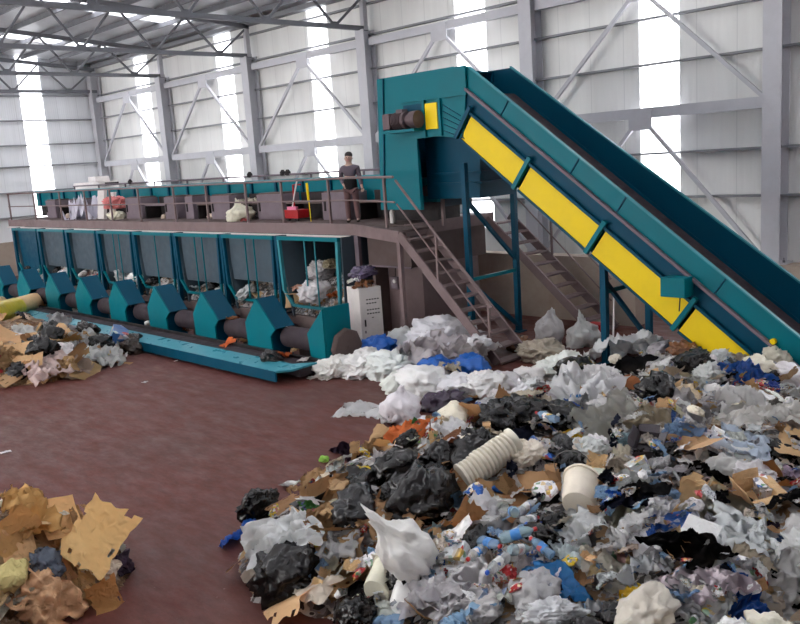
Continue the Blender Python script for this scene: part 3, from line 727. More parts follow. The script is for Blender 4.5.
def filmm(mat, sd, rough=1.0, n=26, asp=1.0, thick=.012, lift=.3):
    bm = bmesh.new(); g = []
    for j in range(n + 1):
        row = []
        for i in range(n + 1):
            a, b = i / n - .5, (j / n - .5) * asp
            p = Vector((a, b, 0)); e = max(abs(a) * 2, abs(b) * 2 / asp)
            k = 1 + .55 * N(Vector((a, b, 9)), 2.2, sd) * e - .05 * (e > .9) * abs(N(Vector((a, b, 4)), 16, sd))
            q = Vector((a * k, b * k, 0))
            q.x += .07 * N(p, 5, sd + 5) * rough; q.y += .07 * N(p, 5, sd + 6) * rough
            th = sd * 1.3; c = a * math.cos(th) + b * math.sin(th)
            q.z = lift * (.32 * (.5 - e * .5) + .5 * (.5 - min(.8, 1.5 * abs(N(p, 2.4, sd + 1)))) + .42 * (.4 - min(.7, 1.6 * abs(N(p, 5, sd + 2)))) * rough + .24 * (.35 - abs(N(p, 10, sd + 3))) * rough + .16 * (.35 - abs(N(p, 19, sd + 4))) * rough) * 1.5 + .016 * math.sin(c * 20 + 7 * N(p, 2, sd)) * rough - lift * .25 * max(0, e - .7)
            row.append(bm.verts.new(q))
        g.append(row)
    for j in range(n):
        for i in range(n):
            e = max(abs(i / n - .5), abs(j / n - .5)) * 2
            if e > .82 and N(Vector((i / n, j / n, 2)), 6, sd + 9) > .34: continue
            bm.faces.new((g[j][i], g[j][i + 1], g[j + 1][i + 1], g[j + 1][i]))
    for v in [v for v in bm.verts if not v.link_faces]: bm.verts.remove(v)
    bmesh.ops.solidify(bm, geom=bm.faces[:], thickness=thick)
    return mesh_from_bm('film', bm, mat)
def cardm(sd, asp=.7, fold=1, mat=None, thick=.022, torn=True):
    rr = random.Random(sd); bm = bmesh.new(); n = 14; g = []
    f1 = rr.uniform(-.15, .2); an1 = rr.uniform(-.9, 1.1) * fold; f2 = rr.uniform(-.35, -.2); an2 = rr.uniform(-.9, .5) * fold
    th = rr.uniform(-.5, .5)
    for j in range(n + 1):
        row = []
        for i in range(n + 1):
            a, b = i / n - .5, (j / n - .5) * asp; e = max(abs(a) * 2, abs(b) * 2 / asp)
            if torn and e > .85: a *= 1 + .16 * N(Vector((a, b, 0)), 6, sd); b *= 1 + .2 * N(Vector((a, b, 5)), 6, sd)
            u = a * math.cos(th) + b * math.sin(th); w = -a * math.sin(th) + b * math.cos(th); z = .03 * N(Vector((a, b, 0)), 3, sd) + .10 * u * u
            for f, an in ((f1, an1), (f2, an2)):
                s = (u - f) * (1 if f > f2 else -1)
                if s > 0:
                    sg = 1 if f > f2 else -1
                    u = f + sg * s * math.cos(an); z += s * math.sin(an)
            row.append(bm.verts.new((u * math.cos(th) - w * math.sin(th), u * math.sin(th) + w * math.cos(th), z + .05)))
        g.append(row)
    for j in range(n):
        for i in range(n):
            e = max(abs(i / n - .5), abs(j / n - .5)) * 2
            if torn and e > .8 and N(Vector((i / n, j / n, 2)), 5, sd + 9) > .28: continue
            bm.faces.new((g[j][i], g[j][i + 1], g[j + 1][i + 1], g[j + 1][i]))
    for v in [v for v in bm.verts if not v.link_faces]: bm.verts.remove(v)
    bmesh.ops.solidify(bm, geom=bm.faces[:], thickness=thick)
    return mesh_from_bm('card', bm, mat or M_CARD, True, 25)
def boxm(sd, h=.5, mat=None):
    rr = random.Random(sd); m = MB(); t = .02; y = .38
    m.box(-.5, .5, -y, -y + t, 0, h); m.box(-.5, .5, y - t, y, 0, h); m.box(-.5, -.5 + t, -y, y, 0, h); m.box(.5 - t, .5, -y, y, 0, h); m.box(-.5, .5, -y, y, 0, t)
    for sgn in (-1, 1):
        a = rr.uniform(-.3, 1.2)
        m.bar((0, sgn * y, h), (0, sgn * (y + .3 * math.cos(a)), h + .3 * math.sin(a)), .96, t, (0, 0, 1) if abs(math.sin(a)) < .9 else (0, 1, 0))
        a = rr.uniform(0, 1.4)
        m.bar((sgn * .5, 0, h), (sgn * (.5 + .25 * math.cos(a)), 0, h + .25 * math.sin(a)), .72, t)
    bm = bmesh.new()
    me = bpy.data.meshes.new('b'); me.from_pydata(m.v, [], m.f); bm.from_mesh(me)
    bmesh.ops.subdivide_edges(bm, edges=bm.edges[:], cuts=2, use_grid_fill=True)
    for v in bm.verts: v.co += Vector((N(v.co, 2, sd), N(v.co, 2, sd + 1), N(v.co, 2, sd + 2))) * .06
    return mesh_from_bm('box', bm, mat or M_CARD, False)
def lathem(prof, mat, n=20, lay=True, dent=0, sd=0):
    m = MB().lathe(prof, n); bm = bmesh.new(); me = bpy.data.meshes.new('l'); me.from_pydata(m.v, [], m.f); bm.from_mesh(me)
    for v in bm.verts:
        if dent: v.co += Vector((N(v.co, 5, sd), N(v.co, 5, sd + 1), 0)) * dent
        if lay: v.co = Vector((v.co.z, v.co.y, v.co.x))
    return mesh_from_bm('round', bm, mat, True, 50)
BP = [(.02, -.5), (.13, -.49), (.15, -.45), (.15, -.3), (.135, -.25), (.15, -.2), (.15, -.1), (.14, 0), (.15, .08), (.15, .16), (.12, .28), (.055, .38), (.05, .42)]
LIB = {
 'bag': [bagm(M_BAG, k, .66, False, 1.0, 5 if k < 4 else 4) for k in range(8)],
 'sack': [bagm(M_BAG, 20 + k, 1.15, True, .8) for k in range(3)],
 'blackbag': [bagm(M_BLACK, 40 + k, .62, False, 1.05) for k in range(6)],
 'film': [filmm(M_FILM, k * 2.1 + 1, 1.0, 34, .85, .01, .24 if k % 2 else .3) for k in range(10)],
 'sheet': [filmm(M_PAPER, k * 1.7 + 60, .45, 18, .8, .010, .18) for k in range(5)],
 'cloth': [filmm(M_CLOTH, k * 1.9 + 80, .8, 24, .75, .025, .3) for k in range(4)],
 'strip': [filmm(M_FILM, k * 1.9 + 90, .8, 24, .32, .012, .22) for k in range(3)],
 'darkstrip': [filmm(M_CLOTH, k * 1.9 + 95, .8, 24, .3, .02, .22) for k in range(3)],
 'card': [cardm(k, .7) for k in range(8)],
 'cardlong': [cardm(30 + k, .34, .6) for k in range(4)],
 'cardflat': [cardm(50 + k, .75, .3, torn=k % 2 == 0) for k in range(4)],
 'cardbox': [boxm(k, .5) for k in range(3)],
 'paper': [bagm(M_PAPER, 60 + k, .7, False, .8, 3) for k in range(4)],
 'packet': [bagm(M_PRINT, 70 + k, .35, False, .7, 3) for k in range(5)],
 'printfilm': [filmm(M_PRINT, k * 1.3 + 120, .8, 20, .8, .012, .25) for k in range(4)],
 'kraft': [filmm(M_CARD, 90 + k, .7, 22, .8, .012, .42) for k in range(4)],
 'bottle': [lathem(BP, M_CLEAR, 16, True, .03, 1), lathem(BP, M_CLEAR, 16, True, .09, 4)],
 'bluebottle': [lathem([(.02, -.5), (.2, -.49), (.22, -.4), (.22, .1), (.14, .28), (.07, .34), (.07, .42)], M_HARD, 20, True, .02, 1)],
 'jug': [lathem([(.02, -.5), (.3, -.49), (.34, -.44), (.34, .1), (.3, .22), (.12, .34), (.1, .46)], M_HARD, 24, True, .05, 2)],
 'bucket': [lathem([(.02, -.45), (.36, -.45), (.38, -.4), (.43, .36), (.47, .36), (.47, .42), (.43, .42), (.41, .38), (.36, -.36), (.02, -.4)], M_HARD, 28, True, .02, 2)],
 'cup': [lathem([(.02, -.4), (.28, -.4), (.4, .4), (.43, .4), (.43, .44), (.38, .42), (.26, -.36), (.02, -.36)], M_HARD, 18, True, .03, 2)],
 'can': [lathem([(.02, -.5), (.26, -.5), (.3, -.44), (.3, .42), (.26, .5), (.02, .5)], M_PRINT, 18, True, .03, 2)],
 'tray': [boxm(9, .2, M_HARD)], 'carton': [],
 'crate': [boxm(11, .4, M_HARD)],
}
m = MB(); m.box(-.3, .3, -.3, .3, 0, .8); m.prism([(-.3, -.3, .8), (.3, -.3, .8), (.3, 0, 1.0), (.3, 0, 1.03), (-.3, 0, 1.03), (-.3, 0, 1.0)], (0, .01, 0)); 
m.prism([(-.3, -.3, .8), (-.3, .3, .8), (-.3, .02, 1.0), (-.3, -.02, 1.0)], (.6, 0, 0))
me = bpy.data.meshes.new('carton'); me.from_pydata([Vector((v.z - .5, v.y, v.x + .3)) for v in m.v], [], m.f); me.materials.append(M_PRINT); LIB['carton'].append(me)
# ribbed hose: corrugated pipe
hp = []
for k in range(13):
    z = -.5 + k * .07; hp += [(.15, z), (.185, z + .018), (.185, z + .045), (.15, z + .062)]
LIB['hose'] = [lathem([(.12, -.5)] + hp + [(.16, .42), (.19, .45), (.19, .5), (.13, .5)], M_HARD, 22, True, .02, 3)]
# smaller pieces that belong to things
CAP = lathem([(.058, .40), (.062, .41), (.062, .48), (.05, .5)], M_HARD, 12)
LBL = lathem([(.155, -.19), (.155, .07)], M_PRINT, 16)
HND = (lambda: (lambda mm: mm)(MB().tube([(.38 * math.cos(t) * .0 + .36, .46 * math.cos(t), .45 * math.sin(t) + .45) for t in [math.pi * k / 10 for k in range(11)]], .012, 6)))()
hme = bpy.data.meshes.new('handle'); hme.from_pydata(HND.v, [], HND.f); hme.materials.append(M_HARD)
JLB = lathem([(.45, .0), (.452, .3)], M_PRINT, 24)

KIND = {  # object name, category
 'bag': ('plastic_bag', 'bag'), 'sack': ('tied_sack', 'sack'), 'blackbag': ('rubbish_bag', 'bag'), 'film': ('plastic_film', 'film'), 'sheet': ('paper_sheet', 'paper'),
 'cloth': ('discarded_cloth', 'cloth'), 'strip': ('film_strip', 'film'), 'darkstrip': ('cloth_strip', 'cloth'), 'card': ('cardboard_piece', 'cardboard'), 'cardlong': ('cardboard_strip', 'cardboard'),
 'cardflat': ('cardboard_sheet', 'cardboard'), 'cardbox': ('cardboard_box', 'box'), 'paper': ('paper_ball', 'paper'), 'packet': ('food_packet', 'packet'), 'printfilm': ('printed_wrapper', 'wrapper'),
 'kraft': ('kraft_paper', 'paper'), 'bottle': ('plastic_bottle', 'bottle'), 'bluebottle': ('detergent_bottle', 'bottle'), 'jug': ('plastic_jug', 'jug'), 'bucket': ('plastic_bucket', 'bucket'),
 'cup': ('plastic_cup', 'cup'), 'can': ('tin_can', 'can'), 'tray': ('plastic_tray', 'tray'), 'carton': ('drink_carton', 'carton'), 'crate': ('plastic_crate', 'crate'), 'hose': ('ribbed_hose', 'hose')}
C = {'white': (244, 243, 242), 'grey': (184, 183, 184), 'lgrey': (224, 223, 223), 'beige': (200, 184, 166), 'brown': (180, 143, 104), 'tan': (218, 184, 140), 'dbrown': (124, 82, 56), 'black': (13, 12, 14),
     'navy': (34, 38, 56), 'blue': (24, 98, 190), 'lblue': (140, 172, 205), 'clear': (206, 212, 216), 'red': (190, 40, 44), 'yellow': (232, 200, 30), 'green': (70, 140, 60), 'pink': (222, 130, 130),
     'orange': (205, 110, 60), 'purple': (66, 52, 70), 'cream': (232, 224, 206), 'aqua': (172, 198, 208), 'lime': (150, 200, 90), 'denim': (70, 90, 122)}
CW = {'lgrey': 'pale grey', 'dbrown': 'dark brown', 'lblue': 'light blue', 'navy': 'blue-black', 'lime': 'lime green', 'clear': 'clear', 'denim': 'denim blue'}
hand = []       # (u, v, wpx, short name)
MAXS = {'bottle': .3, 'can': .16, 'cup': .16, 'packet': .28, 'paper': .2, 'carton': .24, 'bag': .55, 'blackbag': .5, 'kraft': .5}
def put(kind, p, size, col, label, group=None, n=None, yaw=None, tilt=.35, sink=.12, jit=.12, part=True, asp=None, roll=None):
    me = R.choice(LIB[kind]); nm, cat = KIND[kind]
    o = bpy.data.objects.new(nm, me); COL.objects.link(o)
    jt = R.uniform(1 - jit, 1 + jit * .6); c = [max(0, min(255, x * jt * R.uniform(.985, 1.015))) for x in (C[col] if isinstance(col, str) else col)]
    o.color = s2l(c) + (1,)
    n = n or Vector((0, 0, 1)); n = (n + Vector((R.uniform(-tilt, tilt), R.uniform(-tilt, tilt), 0))).normalized()
    q = n.to_track_quat('Z', 'Y') @ Matrix.Rotation(R.uniform(0, 6.28) if yaw is None else yaw, 3, 'Z').to_quaternion()
    o.rotation_mode = 'QUATERNION'; o.rotation_quaternion = q
    sc = asp or (R.uniform(.85, 1.15), R.uniform(.85, 1.15), R.uniform(.85, 1.2))
    o.scale = (size * sc[0], size * sc[1], size * sc[2]); o.location = p - n * sink * size
    tag(o, label, cat, group)
    if part and kind == 'bottle' :
        for nm2, m2, cc in (('cap', CAP, R.choice([(30, 90, 190), (230, 230, 230), (190, 40, 40)])), ('bottle_label', LBL, R.choice([(60, 130, 200), (220, 220, 220)]))):
            k = bpy.data.objects.new(nm2, m2); COL.objects.link(k); k.parent = o; k.color = s2l(cc) + (1,)
    if part and kind == 'bucket':
        k = bpy.data.objects.new('handle', hme); COL.objects.link(k); k.parent = o; k.color = s2l((90, 90, 90)) + (1,)
    if part and kind == 'bluebottle':
        k = bpy.data.objects.new('cap', CAP); COL.objects.link(k); k.parent = o; k.color = s2l((40, 60, 160)) + (1,)
    return o
def place(heap, kind, u, v, w, col, label, short=None, **kw):
    p = heap.hit(u, v) if heap else atZ(u, v, kw.pop('z', 0)); dep = (p - Vector((0, 0, H))).dot(CF); size = w * dep / FPX
    n = heap.nrm(p.x, p.y) if heap else None
    hand.append((u, v, w, short))
    if heap is None: kw.setdefault('sink', .0); kw.setdefault('tilt', .08)
    kw.setdefault('jit', .04)
    return put(kind, p, size, col, label, n=n, **kw)
mh = [
('film',240,543,46,'blue','bright blue crumpled plastic film at the left tip of the large heap','blue film at the left tip'),
('card',252,562,46,'tan','torn tan cardboard hanging over the left toe of the large heap','torn cardboard at the left toe'),
('film',292,545,86,'white','long white plastic sheet draped over the left end of the large heap','long white sheet'),
('blackbag',284,582,66,'black','black rubbish bag under the long white sheet','black bag under the white sheet'),
('cardflat',288,487,17,'white','small square white card standing at the left slope of the heap',None),
('cardflat',287,508,38,'brown','upright brown cardboard box side with a red edge on the left slope','upright brown box side'),
('cup',257,520,24,'cream','cream foam food tub open at the left slope',None),
('tray',313,505,32,'black','black plastic tray with a handle hole on the left slope','black tray'),
('printfilm',353,470,16,'green','bright green leafy scrap high on the left slope',None),
('card',334,512,40,'brown','tall bent brown cardboard between the black tray and the matte black bag','tall bent cardboard'),
('blackbag',362,518,46,(30,29,32),'matte charcoal rubbish bag left of the glossy black bag','matte charcoal bag'),
('blackbag',416,510,76,'black','large glossy black rubbish bag in the middle of the left slope','large glossy black bag'),
('blackbag',394,478,48,'black','black rubbish bag above the matte charcoal bag','black bag above the charcoal bag'),
('cardflat',381,546,34,'dbrown','open brown carton end below the matte charcoal bag','open brown carton'),
('bucket',386,590,38,'cream','cream tub lying down with a green and red printed band','cream printed tub'),
('jug',406,602,46,'white','white plastic jug lying beside the cream printed tub','white jug'),
('sack',426,572,60,'white','tall white plastic bag rising beside the glossy black bag','tall white bag'),
('film',436,598,70,'lgrey','pale grey bag at the bottom edge in front of the tall white bag','pale grey bottom bag'),
('cardflat',308,524,28,'tan','golden tan cardboard scrap above the long white sheet',None),
('film',346,546,50,'grey','smoky clear film between the white sheet and the open carton','smoky film'),
('cardflat',321,579,18,'white','small white tray tilted on the black bag at the left toe',None),
('kraft',331,598,36,'brown','crumpled brown paper at the bottom of the left toe','brown paper at the toe'),
('printfilm',371,612,32,'grey','crumpled silver wrapper in front of the cream printed tub','silver wrapper'),
('paper',324,462,11,'lime','small lime green scrap at the top of the left slope',None),
('darkstrip',348,456,50,'purple','dark twisted cloth along the top of the left slope','dark twisted cloth'),
('kraft',374,450,44,'brown','crumpled brown paper on top of the left slope','brown paper on top of the slope'),
('kraft',416,433,44,'orange','orange-brown folded paper right of the dark twisted cloth','orange-brown folded paper'),
('cardlong',411,462,44,(205,130,84),'fan of orange-brown cardboard layers above the glossy black bag','fan of orange cardboard'),
('printfilm',425,442,13,'lime','light green leaf scrap beside the orange cardboard fan',None),
('paper',455,421,32,'cream','cream paper scrap between brown papers near the top','cream paper near the top'),
('card',474,424,46,'tan','creased tan cardboard leaning up beside the upper black bags','creased tan cardboard'),
('blackbag',446,409,38,'purple','dark purple bag on the far edge of the heap','dark purple bag'),
('blackbag',476,457,58,'black','wide black rubbish bag above the ribbed hose','black bag above the hose'),
('blackbag',438,468,42,'black','black rubbish bag right of the orange cardboard fan','black bag by the orange fan'),
('blackbag',497,423,46,(24,23,26),'glossy charcoal bag behind the ribbed hose','charcoal bag behind the hose'),
('blackbag',528,421,42,'black','black bag below the beige cloth','black bag below the beige cloth'),
('blackbag',560,424,40,'black','black bag left of the white and blue sheet','black bag by the white and blue sheet'),
('blackbag',562,458,36,(28,29,32),'torn charcoal bag right of the blue detergent bottle','torn charcoal bag'),
('printfilm',478,396,17,'red','small red and silver wrapper on the far edge',None),
('bluebottle',528,442,34,'blue','royal blue detergent bottle with a white patch','blue detergent bottle'),
('bottle',545,438,26,'lblue','clear bottle touching the royal blue detergent bottle',None),
('card',450,486,46,(168,104,66),'rust-brown cardboard at the lower end of the ribbed hose','rust-brown cardboard'),
('cardlong',542,492,88,'brown','long brown cardboard below the ribbed hose, upper of two','upper long cardboard'),
('cardlong',520,508,96,(168,122,84),'long brown cardboard below the ribbed hose, lower of two','lower long cardboard'),
('cloth',538,404,42,'beige','pinkish beige cloth at the far edge of the heap','pinkish beige cloth'),
('bag',562,376,46,'white','white bag on the crest right of the staircase foot','white bag on the crest'),
('blackbag',585,382,56,'black','long black bag lying along the crest behind the white sheet','long black bag on the crest'),
('film',574,402,70,'white','white plastic sheet with a blue part, upper middle of the heap','white and blue sheet'),
('film',584,404,30,(50,140,200),'sky blue film patch on the white sheet','sky blue film'),
('bag',588,458,40,'lgrey','knotted pale bag above the green and white packet','knotted pale bag'),
('bucket',584,503,46,'cream','off-white plastic bucket lying on its side in the middle','off-white bucket'),
('bluebottle',497,494,17,'blue','tiny blue bottle beside the ribbed hose',None),
('strip',516,494,24,(235,215,220),'pinkish white torn bag above the long cardboard',None),
('bottle',506,535,30,'aqua','clear bottle at the top left of the bottle cluster',None),
('bottle',524,530,32,'clear','clear bottle at the top of the bottle cluster','bottle cluster'),
('bottle',532,546,34,'clear','crushed clear bottle second from the top of the cluster',None),
('bottle',529,560,38,'aqua','bluish crushed bottle in the centre of the cluster',None),
('bottle',500,565,34,'lblue','light blue bottle at the left side of the cluster',None),
('bottle',514,573,34,'aqua','pale aqua bottle in the lower part of the cluster',None),
('bottle',503,588,36,'clear','clear bottle at the bottom left of the cluster',None),
('bottle',538,568,34,'lblue','light blue bottle at the right side of the cluster',None),
('bottle',486,577,32,'clear','clear bottle leftmost in the cluster',None),
('bottle',520,550,28,'lblue','light blue bottle left of the crushed clear bottle',None),
('film',556,592,56,(60,150,215),'sky blue plastic film below the bottle cluster','blue film below the bottles'),
('paper',542,590,24,'lgrey','silvery crumpled ball on the blue film',None),
('carton',458,563,30,'white','white carton with a blue mark, left of the bottle cluster','white carton'),
('film',463,594,72,'lgrey','large pale crumpled bag left of the blue-grey card','large pale bag'),
('cardflat',493,609,36,(150,165,190),'blue-grey card with a dark letter outline at the bottom edge','blue-grey card'),
('strip',538,614,22,'pink','pink plastic strip at the bottom edge',None),
('film',582,538,60,'lgrey','frosted film bag below the off-white bucket','frosted film bag'),
('film',562,563,62,'clear','clear wrinkled film right of the bottle cluster','clear film by the bottles'),
('printfilm',608,577,58,'cream','cream bag printed brown and green near the bottom edge','cream printed bag'),
('film',632,610,38,'yellow','yellow plastic bag at the bottom edge','yellow bag'),
('cloth',632,505,46,'navy','blue-black cloth right of the off-white bucket','blue-black cloth'),
('packet',593,479,46,(215,222,205),'pale green and white packet above the bucket','green and white packet'),
('can',607,511,15,'red','small red tin beside the off-white bucket',None),
('blackbag',552,533,40,'black','small black bag added as shade in the gap below the long cardboard','small black bag'),  # black bag stands in for the shade of a dark gap
('card',584,590,34,'brown','brown cardboard below the clear film','brown card below the film'),
('cloth',644,497,54,'black','black garment in the right middle of the heap','black garment'),
('cloth',692,563,74,'black','wide black garment below the white shiny card','wide black garment'),
('darkstrip',788,512,72,'black','long black strap at the right edge of the heap','long black strap'),
('cloth',706,480,48,'black','black cloth above the red packet','black cloth above the red packet'),
('cardbox',754,507,34,'tan','tan carton with a torn flap, right side of the heap','tan carton'),
('packet',746,489,27,'yellow','round yellow packet above the tan carton','yellow packet'),
('cup',767,519,14,'yellow','small yellow cup right of the tan carton',None),
('packet',716,500,34,'red','red and white packet left of the tan carton','red packet'),
('sheet',690,487,32,'white','oval white paper above the beige sheet',None),
('sheet',718,514,58,'cream','cream paper sheet left of the tan carton','cream paper sheet'),
('cardflat',697,541,46,'white','shiny white card above the wide black garment','shiny white card'),
('cardlong',686,526,24,'orange','orange strip above the shiny white card',None),
('film',742,548,80,'lgrey','big pale grey bag right of the wide black garment','big pale grey bag'),
('sheet',768,556,48,'white','tall white paper beside the big pale grey bag','tall white paper'),
('cloth',750,575,62,'beige','beige cloth bundle under the big pale grey bag','beige cloth bundle'),
('film',706,592,84,(205,195,200),'pinkish grey film along the bottom right','pinkish grey film'),
('film',742,608,56,'blue','blue film strip at the bottom right','blue film at the bottom right'),
('film',634,537,54,'lgrey','pale film left of the shiny white card','pale film'),
('film',652,572,60,'lgrey','frosted film left of the wide black garment','frosted film'),
('film',790,478,44,(190,170,190),'mauve film at the right edge','mauve film'),
('cloth',788,552,42,'denim','denim cloth at the right edge','denim cloth'),
('film',700,612,64,'grey','grey film in front of the pinkish grey film','grey film'),
('film',787,604,76,'grey','large smoky film in the bottom right corner','corner film'),
('film',745,452,60,(205,215,235),'bluish white film above the yellow packet','bluish white film'),
('tray',724,462,44,'white','white plastic tray above the black cloth','white tray'),
('film',671,481,46,'grey','smoky film left of the oval white paper',None),
('film',626,362,84,'lgrey','big pale sheet draped on the crest near the teal leg','big pale sheet'),
('darkstrip',632,376,80,'black','flat black bag under the big pale sheet','flat black bag'),
('card',632,385,32,(170,110,70),'rusty brown cardboard in front of the flat black bag','rusty cardboard'),
('blackbag',657,399,42,'black','round black bag in the upper middle of the heap','round black bag'),
('card',690,449,56,'tan','tan cardboard in the centre right','tan cardboard centre right'),
('film',742,416,74,'white','big white bag jumble on the right, left of two','white bag jumble'),
('film',772,428,70,'white','big white bag jumble on the right, right of two','right white jumble'),
('film',733,402,48,'white','white film above the white bag jumble','white film above the jumble'),
('film',743,380,38,'blue','royal blue film near the conveyor foot','blue film by the conveyor'),
('film',716,395,30,'lblue','light blue film below the conveyor foot','light blue film'),
('film',774,388,20,(50,80,170),'dark blue film scrap right of the conveyor foot',None),
('packet',760,384,15,'red','small dark red packet near the conveyor foot',None),
('sheet',777,402,32,'white','white paper square near the right edge',None),
('bag',792,382,34,'white','white bag at the right edge near the conveyor','white bag at the right edge'),
('card',793,370,28,'beige','beige cardboard at the right edge near the conveyor',None),
('film',608,426,72,'lgrey','pale draped film left of the round black bag','pale draped film'),
('film',692,411,44,'grey','grey film right of the round black bag','grey film by the round bag'),
('blackbag',696,368,34,'black','black bag under the lowest yellow guard','black bag under the guard'),
('blackbag',683,354,32,'dbrown','dark brown bag behind the crest by the yellow guard','dark brown bag'),
('bag',645,352,34,'white','white bag behind the big pale sheet','white bag behind the sheet'),
('crate',648,449,27,(80,76,80),'dark grey basket in the middle of the heap','dark grey basket'),
('film',678,440,42,(150,175,210),'blue tinted film right of the dark grey basket','blue tinted film'),
('sheet',692,463,30,'white','folded white paper below the tan cardboard',None),
('bag',602,385,34,'lgrey','pale bag right of the long black bag','pale bag on the crest'),
('film',652,425,44,'beige','beige film below the round black bag','beige film'),
('paper',700,500,20,'pink','salmon pink scrap beside the red packet',None),
('film',765,470,44,'white','white film above the mauve film','white film on the right'),
('bag',775,362,26,'cream','cream bag against the teal conveyor side','cream bag by the conveyor'),
]
for k, u, v, w, c, l, s in mh:
    kw = {}
    if s == 'blue-grey card': kw = dict(yaw=.75, tilt=.05)
    if k == 'bucket': kw = dict(yaw=2.4, tilt=.15, sink=-.18)
    if k == 'hose': kw = {}
    if k in ('bottle', 'jug', 'bluebottle'): kw['sink'] = -.06 if k != 'bottle' else -.75
    if k in ('blackbag', 'bag', 'kraft'): kw['sink'] = .05
    if k in ('film', 'sheet', 'cloth', 'card', 'cardflat', 'cardlong', 'printfilm', 'cardbox', 'strip', 'darkstrip'): kw['sink'] = -.08
    if k == 'sack': kw.update(sink=-.1, tilt=.1, asp=(.75, .75, 1.3))
    if k == 'cardlong': kw['yaw'] = 1.0 + .1 * (u % 3)
    ob = place(main, k, u, v, w, c, l, s, **kw)
    if s == 'blue-grey card':
        LT = MB(); zz = .11
        LT.bar((-.12, -.2, zz), (-.12, .2, zz), .035, .03)
        LT.tube([(-.12, .2, zz), (.06, .2, zz), (.13, .12, zz), (.13, .04, zz), (.06, -.02, zz), (-.12, -.02, zz)], .018, 6)
        lo = LT.build('printed_letter', INK); lo.parent = ob; lo.location = (0, .09, .09)
o = place(main, 'hose', 488, 478, 76, 'cream', 'cream ribbed hose lying across the middle of the heap', 'ribbed hose', yaw=.0, tilt=.02, sink=-.16)
pa, pb = main.hit(462, 496), main.hit(516, 458); dv = (pb - pa).normalized()
o.rotation_quaternion = dv.to_track_quat('X', 'Z'); o.location = (pa + pb) / 2 + Vector((0, 0, .14))
# fillers on the main heap
NAMED = [(u, v, s) for (u, v, w, s) in hand if s]
used_labels = {}
FW = {'bag': ['crumpled {c} plastic bag', 'bunched {c} plastic bag', 'half-open {c} plastic bag'], 'blackbag': ['creased {c} rubbish bag', 'small {c} rubbish bag', 'torn {c} rubbish bag'], 'film': ['wrinkled {c} plastic film', 'loose {c} film sheet', 'folded {c} film wrap'],
      'sheet': ['bent {c} paper sheet', 'flat {c} paper sheet'], 'cloth': ['rumpled {c} cloth', 'spread {c} cloth'], 'strip': ['narrow {c} film strip', 'twisted {c} film strip'], 'card': ['torn {c} cardboard piece', 'bent {c} cardboard piece', 'folded {c} cardboard piece'],
      'cardlong': ['narrow {c} cardboard strip', 'long {c} cardboard strip'], 'cardflat': ['flat {c} cardboard sheet', 'squared {c} cardboard sheet'], 'cardbox': ['crushed {c} cardboard box', 'open {c} cardboard box'], 'paper': ['balled {c} paper', 'crushed {c} paper'],
      'packet': ['{c} food packet', 'shiny {c} packet'], 'printfilm': ['{c} printed wrapper', 'crinkled {c} wrapper'], 'kraft': ['crumpled {c} wrapping paper', 'bunched {c} wrapping paper'], 'bottle': ['{c} plastic bottle', 'empty {c} bottle'],
      'cup': ['{c} plastic cup', 'tipped {c} cup'], 'can': ['{c} tin can', 'dented {c} can'], 'carton': ['{c} drink carton'], 'bucket': ['{c} bucket'], 'tray': ['{c} food tray']}
def relation(u, v, nu, nv_):
    du, dv_ = u - nu, v - nv_
    if abs(du) > 2.2 * abs(dv_): return 'right of' if du > 0 else 'left of'
    if abs(dv_) > 2.2 * abs(du): return 'in front of' if dv_ > 0 else 'behind'
    return ('right and front of' if du > 0 else 'left and front of') if dv_ > 0 else ('behind, right of' if du > 0 else 'behind, left of')
def flabel(kind, col, u, v, named, where, size):
    near = sorted(named, key=lambda s: (s[0] - u) ** 2 + (s[1] - v) ** 2)[:3]
    c = CW.get(col, col); opts = FW[kind][:]; R.shuffle(opts)
    for q in range(3):
        for b in opts:
            l = b.format(c=c)
            l = l + ' ' + relation(u, v, near[q][0], near[q][1]) + ' the ' + near[q][2]
            if len(l.split()) <= 16 and l not in used_labels: used_labels[l] = 1; return l
    for b in opts:
        l = '%s between the %s and the %s' % (b.format(c=c), near[0][2], near[1][2])
        if len(l.split()) <= 16 and l not in used_labels: used_labels[l] = 1; return l
    l = '%s near the %s' % (FW[kind][0].format(c=c), near[1][2])
    used_labels[l] = used_labels.get(l, 0) + 1
    return l
def choose(tab):
    t = R.uniform(0, sum(a[0] for a in tab))
    for w_, k, cs in tab:
        t -= w_
        if t <= 0: return k, R.choice(cs)
    return tab[0][1], tab[0][2][0]
ZA = [(40, 'card', ['brown', 'tan', 'tan', 'brown', 'dbrown']), (18, 'cardlong', ['brown', 'tan']), (16, 'kraft', ['brown', 'orange', 'tan']), (8, 'blackbag', ['black']), (8, 'film', ['lgrey', 'white']), (7, 'sheet', ['white', 'cream']), (4, 'printfilm', ['green', 'red', 'white']), (4, 'cloth', ['black', 'purple'])]
ZB = [(26, 'blackbag', ['black']), (26, 'card', ['brown', 'tan', 'dbrown']), (10, 'film', ['grey', 'lgrey']), (8, 'kraft', ['brown']), (6, 'sheet', ['white']), (6, 'printfilm', ['red', 'blue', 'white'])]
